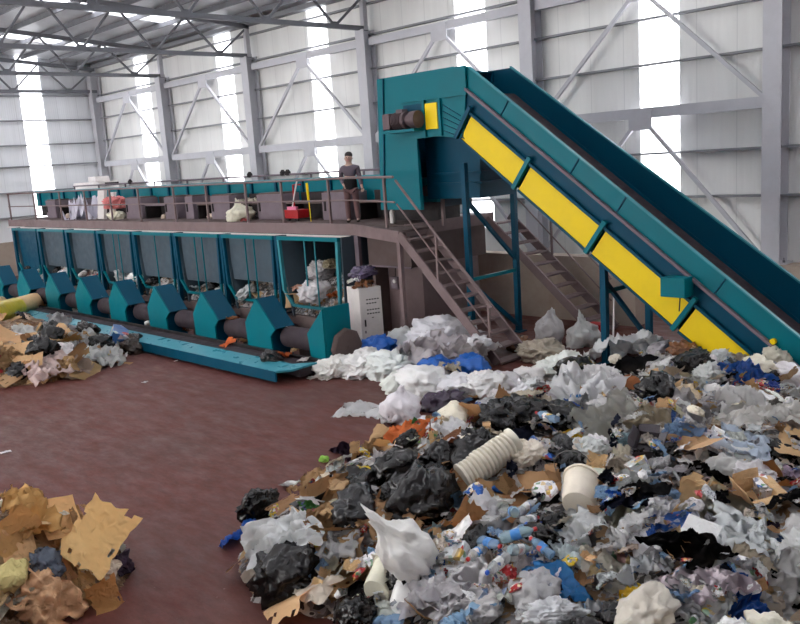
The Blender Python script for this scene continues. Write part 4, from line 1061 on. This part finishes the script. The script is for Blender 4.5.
ZC = [(28, 'film', ['white', 'white', 'lgrey', 'grey', 'beige', 'lgrey']), (15, 'bag', ['white', 'lgrey', 'cream', 'grey']), (8, 'strip', ['white', 'lblue', 'grey']), (7, 'printfilm', ['white', 'red', 'blue', 'yellow', 'cream']), (8, 'blackbag', ['black']), (5, 'film', ['lblue', 'aqua', 'blue']),
      (6, 'cloth', ['black', 'navy', 'beige', 'purple']), (8, 'card', ['tan', 'brown', 'beige']), (5, 'sheet', ['white', 'cream']), (3, 'paper', ['white', 'cream']), (5, 'bottle', ['clear', 'clear', 'aqua']), (3, 'packet', ['red', 'yellow', 'blue', 'white']), (1, 'cup', ['white']), (2, 'carton', ['white']), (1, 'can', ['red', 'grey'])]
v = 352.0; cnt = 0
while v < 650:
    st = 9 + (v - 352) * .05; u = 225 + R.uniform(0, st)
    while u < 830:
        uu, vv = u + R.uniform(-.35, .35) * st, v + R.uniform(-.35, .35) * st
        u += st * 1.45
        p = main.hit(uu, vv); d = pdist(main.poly, p.x, p.y)
        if d < .08 or p.z < .02: continue
        if any((uu - a) ** 2 + (vv - b) ** 2 < (w_ * .3) ** 2 for a, b, w_, s in hand): continue
        if 484 < uu < 548 and 526 < vv < 592: k0 = 1
        else: k0 = 0
        if k0 and R.random() < .7: continue
        if p.x > -6.3 and p.y > 13.4 and p.y < 16.2: continue
        tab = ZA if (uu < 350 or (uu < 480 and vv < 445)) else ZB if uu < 480 and vv < 545 else ZC
        k, c = choose(tab)
        dep = (p - Vector((0, 0, H))).dot(CF); size = st * R.uniform(1.5, 2.9) * (1.45 if k[:4] == 'card' else 1) * dep / FPX
        size = min(size, MAXS.get(k, .8))
        put(k, p, size, c, flabel(k, c, uu, vv, NAMED, '', size), 'waste items on the large heap', n=main.nrm(p.x, p.y), tilt=.9 if k[:4] == 'card' else .5, sink=R.uniform(-.1, .1), part=vv > 470)
        cnt += 1
    v += st * .95
for q in range(900):
    uu, vv = R.uniform(235, 800), R.uniform(356, 622)
    if R.random() > .35 + .65 * (vv - 350) / 270: pass
    p = main.hit(uu, vv); d = pdist(main.poly, p.x, p.y)
    if d < .15 or (p.x > -6.3 and p.y > 13.4): continue
    k, c = choose([(3, 'paper', ['white', 'cream']), (3, 'packet', ['red', 'yellow', 'blue', 'white', 'white']), (22, 'sheet', ['white', 'white', 'cream', 'white', 'lblue', 'lgrey']), (9, 'printfilm', ['white', 'white', 'cream', 'blue', 'red']), (30, 'strip', ['white', 'lgrey', 'lblue', 'white', 'grey']), (8, 'film', ['blue', 'white', 'lblue', 'grey']), (12, 'card', ['tan', 'brown']), (6, 'cloth', ['black', 'navy']), (1, 'cup', ['white']), (3, 'bottle', ['clear'])] if uu > 440 or vv > 560 else [(30, 'card', ['tan', 'brown', 'tan']), (16, 'cardlong', ['tan', 'brown']), (12, 'sheet', ['white', 'cream']), (6, 'printfilm', ['green', 'red', 'yellow']), (6, 'strip', ['white'])])
    dep = (p - Vector((0, 0, H))).dot(CF); size = R.uniform(9, 21) * dep / FPX
    put(k, p + Vector((0, 0, R.uniform(.06, .16))), min(size, MAXS.get(k, .4)), c, flabel(k, c, uu, vv, NAMED, '', size), 'small scraps on the large heap', n=main.nrm(p.x, p.y), tilt=.9, sink=0, part=False)
    cnt += 1
    if cnt > 760: break

# left heap beside the machine
hand = []
place(left, 'film', 58, 328, 34, 'grey', 'grey film bundle over dark bags on the left heap', 'grey film bundle', sink=-.1)
p = left.hit(26, 316); 
T = thing('cardboard_roll', 'long rolled cardboard bound with yellow tape on the left heap', 'cardboard roll', p + Vector((0, 0, .05)))
qa, qb = left.hit(-22, 326) + Vector((0, 0, .2)), left.hit(47, 306) + Vector((0, 0, .25))
ax = (qb - qa); M = MB(); M.tube([qa + ax * t for t in (0, .2, .4, .6, .8, 1)], [.27, .3, .28, .3, .3, .26], 12); ob = M.build('cardboard', M_CARD, T, True); ob.color = s2l(C['tan']) + (1,)
M = MB(); M.tube([qa + ax * t for t in (.05, .2, .42, .5)], [.30, .315, .305, .31], 12, False); ob = M.build('tape_wrap', M_FILM, T, True, label='yellow tape'); ob.color = s2l((225, 205, 50)) + (1,)
hand.append((26, 316, 40, 'taped cardboard roll'))
for k, u, v, w, c, l, s in [
 ('card',63,345,32,'tan','tan cardboard right of centre on the left heap','tan cardboard'),
 ('card',14,344,42,'tan','broad tan cardboard at the left edge of the picture','broad tan cardboard'),
 ('film',30,336,34,'white','white crumpled film below the taped roll','white film under the roll'),
 ('card',38,343,30,(150,110,80),'brown cardboard left of the tan cardboard',None),
 ('cardflat',26,362,46,'tan','flat tan cardboard low on the left heap','flat tan cardboard'),
 ('cardlong',22,377,44,'tan','tan cardboard edge lying on the floor at the left heap','cardboard edge on the floor'),
 ('film',50,374,40,(225,205,200),'pinkish white crumpled bag at the front of the left heap','pinkish white bag'),
 ('card',70,367,34,'brown','brown cardboard right of the pinkish white bag','brown cardboard'),
 ('cardflat',84,376,34,'tan','tan cardboard flap lying at the front toe of the left heap','cardboard flap at the toe'),
 ('film',80,344,32,'lgrey','pale grey film right of the tan cardboard','pale grey film'),
 ('carton',114,345,26,(60,110,170),'blue and white carton at the right end of the left heap','blue carton'),
 ('blackbag',134,352,28,(50,40,36),'dark bag at the right tip of the left heap','dark bag at the tip'),
 ('film',106,360,38,'lgrey','crinkled pale film in front of the blue carton','crinkled pale film'),
 ('cardlong',124,364,26,'brown','brown strip on the floor by the dark bag',None),
 ('printfilm',91,356,24,'white','white and red wrapper in the middle of the left heap','white and red wrapper'),
 ('cup',101,339,10,'white','small white cup on the left heap',None),
 ('blackbag',86,334,20,(50,46,46),'small dark bag behind the pale grey film',None),
 ('card',8,312,26,'tan','tan carton piece behind the taped roll',None),
 ('film',22,303,20,(170,180,210),'bluish film behind the taped roll',None),
 ('kraft',8,362,30,'brown','brown paper at the left edge near the floor','brown paper at the left edge')]:
    place(left, k, u, v, w, c, l, s, sink=-.06, tilt=.25)
NL = [(a, b, s) for a, b, w_, s in hand if s]
for q in range(120):
    u, v = R.uniform(-6, 140), R.uniform(312, 385); p = left.hit(u, v)
    if pdist(left.poly, p.x, p.y) < .1: continue
    k, c = choose([(30, 'card', ['tan', 'brown', 'beige']), (12, 'cardlong', ['tan', 'brown']), (14, 'film', ['white', 'lgrey', 'grey']), (8, 'sheet', ['white', 'cream']), (6, 'blackbag', ['black']), (6, 'printfilm', ['red', 'white', 'yellow']), (10, 'kraft', ['brown', 'tan'])])
    put(k, p, R.uniform(.3, .6), c, flabel(k, c, u, v, NL, '', 0) , 'waste items on the left heap', n=left.nrm(p.x, p.y), tilt=.4, sink=R.uniform(-.12, .05), part=False)

# near heap, bottom left corner
hand = []
for k, u, v, w, c, l, s in [
 ('card',92,550,80,(254,212,152),'large creased golden cardboard panel at the right of the near heap','large golden panel'),
 ('cardflat',58,527,48,(243,197,139),'buff cardboard panel left of the large golden panel','buff cardboard panel'),
 ('kraft',24,522,58,(220,177,112),'golden brown crumpled wrapping behind the buff panel','golden wrapping'),
 ('cardlong',52,562,58,'brown','curled brown cardboard layers in the middle of the near heap','curled brown layers'),
 ('blackbag',40,572,34,(84,92,108),'slate blue plastic bundle in the middle of the near heap','slate blue bundle'),
 ('kraft',38,606,66,(244,196,152),'big crumpled kraft paper ball at the bottom edge','big kraft ball'),
 ('cardflat',76,596,46,'tan','tan board standing right of the big kraft ball','tan board'),
 ('card',106,606,40,(226,168,110),'tan cardboard tucked under the large golden panel','cardboard under the golden panel'),
 ('paper',6,590,34,(205,190,130),'yellowish paper ball at the left edge of the near heap','yellowish paper ball'),
 ('film',6,508,26,'cream','cream film scrap on top of the near heap','cream film scrap'),
 ('sheet',121,566,30,'purple','dark magazine page at the right edge of the near heap','dark magazine page'),
 ('card',8,542,50,(220,174,116),'brown cardboard at the left edge behind the slate bundle','brown cardboard at the edge'),
 ('sheet',52,516,26,'cream','cream paper crest above the buff panel','cream paper crest'),
 ('cardflat',18,560,50,(232,191,139),'wide buff cardboard left of the slate blue bundle','wide buff cardboard')]:
    place(near, k, u, v, w, c, l, s, sink=-.08, tilt=.25)
NN = [(a, b, s) for a, b, w_, s in hand if s]
for q in range(70):
    u, v = R.uniform(-10, 128), R.uniform(505, 640); p = near.hit(u, v)
    if pdist(near.poly, p.x, p.y) < .02 or any((u - a) ** 2 + (v - b) ** 2 < 180 for a, b, w_, s in hand): continue
    k, c = choose([(36, 'card', ['tan', 'brown']), (16, 'cardlong', ['tan', 'brown']), (20, 'kraft', ['brown', 'tan']), (6, 'sheet', ['cream']), (4, 'film', ['lgrey'])])
    put(k, p, R.uniform(.2, .36), c, flabel(k, c, u, v, NN, '', 0), 'waste items on the near heap', n=near.nrm(p.x, p.y), tilt=.5, sink=R.uniform(-.15, .05), part=False)

for u, v, l in ((145, 382, 'tiny white scrap on the red floor in front of the left heap'), (176, 361, 'tiny white scrap on the red floor below the teal trough'), (6, 452, 'tiny pale scrap on the floor near the left picture edge')):
    put('sheet', atZ(u, v, .02), .13, 'white', l, tilt=.05, sink=0, jit=0)
# bags lying on the floor between the machine and the heap
hand = []
for k, u, v, w, c, l, z in [
 ('bag',333,376,32,'white','small white bag nearest the teal trough end',0), ('sack',337,368,20,'white','narrow white bag leaning behind the small white bag',0),
 ('strip',318,380,26,'white','white bag tail lying on the floor by the trough end',0),
 ('bag',361,374,40,'white','white bag in front of the white cabinet',0), ('bag',389,377,46,'white','full white bag right of the cabinet base',0),
 ('bag',379,354,28,'blue','blue bag leaning on the white cabinet',.2), ('bag',406,353,38,'lgrey','pale bag behind the platform leg',0),
 ('bag',442,356,66,'white','tall white bag under the front staircase',0), ('film',440,352,74,'lgrey','pale film spread below the tall white sack',.35),
 ('film',468,352,58,'lgrey','pale draped film beside the lower stair stringer',.4), ('bag',434,375,34,'blue','bright blue bag, left of the two by the stair foot',.15),
 ('bag',471,373,34,'blue','bright blue bag, right of the two by the stair foot',.2), ('cloth',449,370,32,'beige','beige cloth between the two bright blue bags',.35),
 ('bag',422,394,50,'white','white bag in front of the left bright blue bag',0), ('bag',456,396,42,'white','white bag in front of the beige cloth',0), ('bag',488,392,38,'white','white bag at the stair foot',.1),
 ('film',365,412,50,'white','flat white bag alone on the red floor',0), ('sack',402,420,38,'white','upright white bag torn open on the floor edge',0), ('strip',384,420,40,'white','white film tail beside the upright torn bag',0),
 ('bag',400,392,34,'white','low white bag behind the upright torn bag',0), ('packet',412,420,14,'red','small dark red packet on the floor edge',0), ('bag',424,427,18,'lgrey','small grey-white ball at the heap edge',0),
 ('bag',418,370,30,'lgrey','pale bag between the platform leg and the blue bag',0), ('bag',505,392,34,'lgrey','pale grey bag behind the charcoal bag',0),
 ('bag',528,386,30,'white','white bag right of the stair foot',0),('bag',478,352,26,'lgrey','pale bag wedged under the stair',.3)]:
    place(None, k, u, v, w, c, l, None, z=z, tilt=.1, sink=0 if k != 'bag' else .0)
for k, p, s, c, l in [('sack', atZ(551, 344), .55, 'lgrey', 'tall pale sack leaning on the second staircase'), ('sack', atZ(583, 345), .5, 'lgrey', 'smaller pale sack right of the tall pale sack'),
                      ('bag', atZ(541, 360), .8, 'beige', 'brownish sack lying on the floor behind the stair foot'), ('blackbag', atZ(520, 350), .6, 'dbrown', 'dark bundle on the floor beside the far teal leg')]:
    put(k, p, s * (1.2 if k == 'sack' else 1), c, l, tilt=.05, sink=0)
p = atZ(597, 337); T = tag(MB().box(p.x - .22, p.x + .22, p.y - .15, p.y + .15, 0, .32).build('red_crate', RED, bevel=.02), 'small red crate at the foot of the second staircase', 'crate')
T = tag(MB().bar(atZ(613, 357, .0), atY(614, 295, 14.6), .03, .02).build('white_pole', WHITE), 'thin white pole leaning beside the near teal leg', 'pole')

# waste inside the bunkers
for i in range(8):
    a, b = PX[i] + .35, PX[i + 1] - .1; nb = ['farthest left bunker', 'second bunker from the left', 'third bunker from the left', 'fourth bunker from the left', 'fifth bunker from the left', 'sixth bunker from the left', 'seventh bunker from the left', 'right-hand bunker'][i]
    hb = Heap([(a, 13.5), (b, 13.5), (b, 16.2), (a, 16.2)], .75 if i < 7 else .95, .25, i)
    o = hb.mesh('bunker_waste', M_HEAP, a - .1, b + .1, 13.5, 16.3, .12)
    for vv_ in o.data.vertices: pass
    o.location.z += .38; tag(o, 'bed of loose waste filling the ' + nb, 'waste', None, 'stuff')
    fl = {0: 'bag', 1: 'film', 2: 'packet', 3: 'bag', 4: 'film', 5: 'film', 6: 'bag', 7: 'bag'}
    for q in range(9 if i > 4 else 7):
        x = a + (b - a) * (q % 3 + R.uniform(.2, .8)) / 3; y = 13.55 + .45 * (q // 3) + R.uniform(0, .15); z = .55 + .22 * (q // 3)
        k, c = choose([(30, 'film', ['white', 'lgrey', 'clear']), (20, 'bag', ['white', 'lgrey', 'grey']), (14, 'bottle', ['aqua', 'clear']), (8, 'packet', ['red', 'blue', 'white']), (5, 'blackbag', ['black'])]) if i < 6 else choose([(30, 'kraft', ['brown', 'beige', 'tan']), (20, 'card', ['brown', 'tan']), (20, 'bag', ['grey', 'lgrey']), (10, 'film', ['lgrey', 'grey'])])
        pu, pv = pix((x, y, z)); side = ['left', 'middle', 'right'][q % 3]; dp = ['front', 'second row', 'back'][q // 3]
        lab = '%s in the %s, %s %s' % (FW[k][0].format(c=CW.get(c, c)), nb, dp, side)
        put(k, Vector((x, y, z + .15)), R.uniform(.35, .6), c, lab, 'waste items inside the bunkers', tilt=.6, sink=0, part=False)
for u, v, w, c, l, k in [(322, 268, 26, 'grey', 'big grey sack on top in the right-hand bunker', 'bag'), (318, 288, 34, 'lgrey', 'large pale sack in the middle of the right-hand bunker', 'bag'), (299, 283, 22, (215, 170, 150), 'pinkish paper bundle in the right-hand bunker', 'kraft'),
                        (332, 262, 18, (140, 128, 100), 'olive bag at the top right of the right-hand bunker', 'bag'), (296, 300, 24, 'tan', 'tan carton low in the right-hand bunker', 'cardbox'), (336, 290, 16, 'orange', 'rust paper bundle at the right bunker post', 'kraft')]:
    p = atY(u, v + w * .3, 13.75 if v > 275 else 14.2); put(k, p, w * 21.3 / FPX, c, l, tilt=.2, sink=0, jit=.04)

# waste on the collecting conveyor and rollers
M = []
for q in range(46):
    x = R.uniform(-30, -13.1); y = R.uniform(10.8, 11.25)
    k, c = choose([(20, 'kraft', ['brown', 'orange', 'tan']), (14, 'card', ['brown', 'dbrown']), (10, 'film', ['white', 'lgrey']), (8, 'paper', ['white', 'pink']), (4, 'blackbag', ['black'])])
    j = min(range(len(allx)), key=lambda t_: abs(allx[t_] - x)); sd_ = 'just right of' if x > allx[j] else 'just left of'
    lab = '%s on the low conveyor, %s the %s housing' % (FW[k][q % 2].format(c=CW.get(c, c)), sd_, ['first', 'second', 'third', 'fourth', 'fifth', 'sixth', 'seventh', 'eighth', 'last'][j])
    used_labels[lab] = used_labels.get(lab, 0) + 1
    put(k, Vector((x, y, .27)), R.uniform(.16, .34), c, lab, 'scraps on the collecting conveyor', tilt=.5, sink=0, part=False)
for u, v, w, c, l, k in [(272, 361, 20, 'black', 'black scrap hanging over the teal trough edge', 'blackbag'), (280, 357, 22, 'orange', 'orange-brown paper heap at the end of the low conveyor', 'kraft'), (228, 344, 18, 'orange', 'orange-brown carton on the low conveyor', 'card'), (304, 360, 16, 'white', 'white paper by the last drive housing', 'sheet')]:
    p = atZ(u, v, .3); put(k, p, w * 17.5 / FPX, c, l, tilt=.2, sink=0, jit=.03)
for u, v, w, c, l, k in [(225, 324, 16, 'grey', 'grey scrap lying on the drum left of the second housing from the right', 'film'), (234, 325, 14, (190, 130, 90), 'brown paper lying on a dark drum', 'kraft'), (101, 307, 12, 'white', 'white paper on the drum right of the third housing', 'paper'), (137, 311, 16, 'grey', 'grey film on the drum right of the middle housing', 'film'), (287, 333, 12, 'lgrey', 'pale paper on the last dark drum', 'sheet')]:
    p = atY(u, v, 10.95); p.z = .76; put(k, p, w * 19 / FPX, c, l, tilt=.15, sink=0, jit=.03)

# waste on top of the cabinet
ct = (c0 + c1 + c2 + c3) / 4 + Vector((0, 0, CHH))
put('blackbag', ct + Vector((-.1, .15, .22)), .5, (80, 70, 96), 'dark violet bag on top of the white cabinet', tilt=.2, sink=0, jit=0)
put('kraft', ct + Vector((.05, -.05, .0)), .55, 'dbrown', 'brown paper on top of the white cabinet', tilt=.1, sink=0, jit=0)
put('film', ct + Vector((-.2, -.1, .14)), .35, 'white', 'white film over the edge of the cabinet top', tilt=.3, sink=0, jit=0)

# things on the platform
put('cloth', Vector((-33.1, 14.7, DZ + .0)), 1.6, (215, 215, 222), 'grey tarp heaped on the platform behind the railing', sink=0, tilt=.05, asp=(1, .7, 2.6))
def onplat(name, label, cat, x0, x1, z1, mat, y=14.7, dep=.12, lean=0):
    return tag(MB().prism([(x0, y, DZ), (x1, y, DZ), (x1 + lean, y + .15, z1), (x0 + lean, y + .15, z1)], (0, dep, 0)).build(name, mat), label, cat)
onplat('white_board', 'white board leaning behind the railing left of the pink bag', 'board', -31.95, -31.4, 3.85, WHITE)
onplat('white_board', 'second white board leaning close to the pink bag', 'board', -31.25, -30.95, 3.75, WHITE, 14.85)
put('bag', Vector((-30.6, 14.8, 3.2)), .7, 'pink', 'pink bag hanging behind the railing', sink=0, tilt=.2, jit=0)
put('bag', Vector((-30.3, 14.7, DZ)), .6, 'cream', 'cream bag under the pink bag', sink=0, tilt=.1, jit=0)
put('sack', Vector((-21.9, 14.6, DZ)), .62, 'cream', 'cream sack standing left of a chute box', sink=0, tilt=.05, jit=0)
put('cloth', Vector((-22.2, 15.2, 3.22)), .9, (190, 186, 172), 'pale cloth draped over a work station', sink=0, tilt=.05, jit=0)
put('film', Vector((-21.6, 14.5, DZ)), .35, 'pink', 'small pink scrap on the platform edge', sink=0, tilt=.1, jit=0)
for x, l in ((-27.4, 'pale scrap inside the work station with a pale shelf'), (-24.3, 'pale scrap inside the third work station'), (-35.5, 'pale scrap inside the first work station')):
    put('paper', Vector((x, 15.1, DZ)), .3, 'beige', l, sink=0)
T = thing('push_cart', 'red push cart with an upright handle on the platform', 'cart', (-19.2, 14.6, DZ))
MB().box(-19.55, -18.85, 14.45, 14.85, DZ + .08, DZ + .32).build('tray', RED, T, bevel=.02)
MB().tube([(-19.5, 14.85, DZ + .3), (-19.55, 14.9, 3.75), (-19.2, 14.9, 3.75)], .025, 6).build('handle', RED, T)
for x in (-19.4, -19.0): MB().lathe([(.08, 14.5), (.08, 14.56)], 12, 'Y', (x, 0, DZ + .08)).build('wheel', DARK, T)
T = thing('broom', 'broom with a pale handle standing on the red cart', 'broom', (-18.9, 14.5, DZ))
MB().tube([(-19.0, 14.4, DZ + .42), (-18.75, 14.45, 3.9)], .02, 6).build('handle', WHITE, T)
MB().box(-19.2, -18.8, 14.36, 14.44, DZ + .33, DZ + .42).build('head', PINK, T)
tag(MB().tube([(-18.35, 14.5, DZ), (-18.37, 14.5, 3.3), (-18.38, 14.5, 3.32), (-18.4, 14.5, 3.8)], [.012, .012, .035, .035], 6).build('yellow_tool', YEL), 'short yellow tool handle behind the railing beside the broom', 'tool')
T = thing('spray_bottle', 'white bottle standing on the platform under the hood', 'bottle', (-14.9, 14.3, DZ))
MB().lathe([(.06, DZ), (.07, DZ + .02), (.07, DZ + .26), (.03, DZ + .34)], 12, 'Z', (-14.9, 14.3, 0)).build('body', WHITE, T, True)
MB().lathe([(.035, DZ + .34), (.035, DZ + .42)], 10, 'Z', (-14.9, 14.3, 0)).build('cap', WHITE, T, True)
p = atY(72, 184, 18.2); p.x = max(p.x, -39.9)
T = thing('white_machine', 'low white machine behind the sorting line at the far left', 'machine', (p.x, 18.2, DZ))
MB().box(p.x - 1.2, p.x + 1.6, 17.9, 18.9, 0, 4.15).build('casing', WHITE, T, bevel=.04)
MB().box(p.x + .3, p.x + 1.1, 18.0, 18.7, 4.15, 4.4).build('top_box', WHITE, T, bevel=.03)
MB().box(p.x + 1.6, p.x + 2.4, 18.2, 18.5, 3.95, 4.1).build('spout', DARK, T)
for i, (u, v) in enumerate([(130, 181), (250, 178), (283, 176), (288, 176)]):
    p = atY(u, v, 16.9); tag(MB().lathe([(.05, 3.98), (.1, 4.0), (.1, 4.1), (.04, 4.18)], 10, 'Z', (p.x, 16.9, 0)).build('valve', DARK),
                             'small dark fitting on the rear rail, ' + ['far left one', 'left of the grey column', 'right of the grey column', 'rightmost of the pair'][i], 'fitting', 'dark fittings on the rear rail')

# ------------------------------------------------------------------ the person
def skin(name, pts, edges, mat, parent, sub=2, smooth=True):
    me = bpy.data.meshes.new(name); me.from_pydata([p for p, r in pts], edges, []); o = bpy.data.objects.new(name, me); COL.objects.link(o)
    sm = o.modifiers.new('s', 'SKIN'); sm.use_smooth_shade = True; sv = me.skin_vertices[0].data
    for k, (p, r) in enumerate(pts): sv[k].radius = r if isinstance(r, tuple) else (r, r); sv[k].use_root = k == 0
    o.modifiers.new('d', 'SUBSURF').levels = sub
    dg = bpy.context.evaluated_depsgraph_get(); dg.update(); nm = bpy.data.meshes.new_from_object(o.evaluated_get(dg))
    o.modifiers.clear(); o.data = nm; nm.materials.clear(); nm.materials.append(mat)
    for f in nm.polygons: f.use_smooth = True
    o.parent = parent; return o
PR = thing('person', 'person in a grey sweater and dark coat standing behind the platform railing', 'person', (-16.42, 14.35, DZ))
PR.rotation_euler = (0, 0, rad(38))
# body facing -Y: pelvis root
P_ = [((0, 0, .93), (.15, .11)), ((0, 0, 1.1), (.14, .1)), ((0, 0, 1.3), (.17, .11)), ((0, .01, 1.42), (.13, .08)), ((0, 0, 1.49), (.07, .07)), ((0, -.01, 1.54), (.07, .075)), ((0, -.015, 1.615), (.118, .125)), ((0, -.01, 1.70), (.108, .115)),
      ((-.18, .01, 1.4), .06), ((-.25, .04, 1.14), .045), ((-.16, -.06, .96), .035), ((-.12, -.1, .93), .03),
      ((.18, .01, 1.4), .06), ((.25, 0, 1.13), .045), ((.30, -.05, .9), .034), ((.31, -.06, .84), .03),
      ((-.1, 0, .86), (.09, .09)), ((-.11, -.01, .48), .058), ((-.11, .01, .09), .042), ((-.11, -.12, .04), .038),
      ((.1, 0, .86), (.09, .09)), ((.12, -.02, .48), .058), ((.14, .01, .09), .042), ((.15, -.12, .04), .038)]
E_ = [(0, 1), (1, 2), (2, 3), (3, 4), (4, 5), (5, 6), (6, 7), (3, 8), (8, 9), (9, 10), (10, 11), (3, 12), (12, 13), (13, 14), (14, 15), (0, 16), (16, 17), (17, 18), (18, 19), (0, 20), (20, 21), (21, 22), (22, 23)]
skin('body', P_, E_, SKIN, PR)
S_ = [((0, 0, 1.0), (.18, .135)), ((0, 0, 1.12), (.175, .13)), ((0, 0, 1.3), (.2, .135)), ((0, .01, 1.42), (.15, .1)), ((0, 0, 1.49), (.09, .09)), ((-.2, .01, 1.375), .085), ((-.25, .04, 1.14), .06), ((-.165, -.055, .98), .05), ((.2, .01, 1.375), .085), ((.25, 0, 1.13), .06), ((.295, -.045, .93), .048)]
skin('sweater', S_[1:], [(0, 1), (1, 2), (2, 3), (2, 4), (4, 5), (5, 6), (2, 7), (7, 8), (8, 9)], SWEAT, PR)
skin('work_coat', [((0, .0, 1.16), (.19, .145)), ((0, 0, 1.0), (.195, .15)), ((0, 0, .82), (.2, .155)), ((0, 0, .74), (.19, .15))], [(0, 1), (1, 2), (2, 3)], JACK, PR)
skin('trousers', [((0, 0, .9), (.16, .125)), ((-.1, 0, .8), (.105, .105)), ((-.11, -.01, .48), .078), ((-.11, .01, .07), .07), ((.1, 0, .8), (.105, .105)), ((.12, -.02, .48), .078), ((.14, .01, .07), .07)], [(0, 1), (1, 2), (2, 3), (0, 4), (4, 5), (5, 6)], TROUS, PR)
for sx in (-.11, .145): skin('shoe', [((sx, .03, .05), (.05, .045)), ((sx, -.06, .045), (.05, .04)), ((sx, -.15, .035), (.042, .03))], [(0, 1), (1, 2)], DARK, PR)
skin('hair', [((0, .05, 1.64), (.108, .1)), ((0, .035, 1.72), (.114, .112)), ((0, -.015, 1.765), (.09, .09))], [(0, 1), (1, 2)], HAIR, PR)
skin('nose', [((0, -.125, 1.635), .012), ((0, -.142, 1.61), .016)], [(0, 1)], SKIN, PR, 1)
for sx in (-.03, .03):
    ob = MB().lathe([(.002, -.012), (.011, -.006), (.013, 0), (.011, .006), (.002, .012)], 8, 'Y', (sx, -.12, 1.645)).build('eye', INK); ob.parent = PR; ob.location = (sx, -.12, 1.634)
for sx in (-.082, .082): skin('ear', [((sx * 1.2, .0, 1.64), .016), ((sx * 1.2, .005, 1.6), .014)], [(0, 1)], SKIN, PR, 1)
ob = MB().box(-.026, .026, -.108, -.10, 1.598, 1.606).build('mouth', PINK, bevel=.002); ob.parent = PR; ob.location = (0, -.125, 1.572)
for (hx_, hy, hz) in ((-.12, -.1, .93), (.31, -.06, .84)):
    for f in range(4):
        x = hx_ - .027 + f * .018; ln = (.075, .085, .08, .065)[f]
        skin('finger', [((x, hy, hz), .009), ((x, hy - .005, hz - ln * .55), .009), ((x, hy - .015, hz - ln), .007)], [(0, 1), (1, 2)], SKIN, PR, 1)
    skin('thumb', [((hx_ + .03, hy, hz + .02), .01), ((hx_ + .045, hy - .015, hz - .02), .009)], [(0, 1)], SKIN, PR, 1)

# ------------------------------------------------------------------ light and colour
W = bpy.data.worlds.new('world'); scn.world = W; W.use_nodes = True
bg = W.node_tree.nodes['Background']; bg.inputs[0].default_value = (1.0, .985, .97, 1); bg.inputs[1].default_value = 4.0
scn.view_settings.view_transform = 'Standard'; scn.view_settings.look = 'None'
scn.view_settings.gamma = 1; scn.view_settings.use_curve_mapping = False
scn.view_settings.exposure = 0.74
scn.cycles.use_denoising = True
scn.cycles.max_bounces = 8; scn.cycles.diffuse_bounces = 5; scn.cycles.transparent_max_bounces = 12
scn.cycles.caustics_reflective = False; scn.cycles.caustics_refractive = False
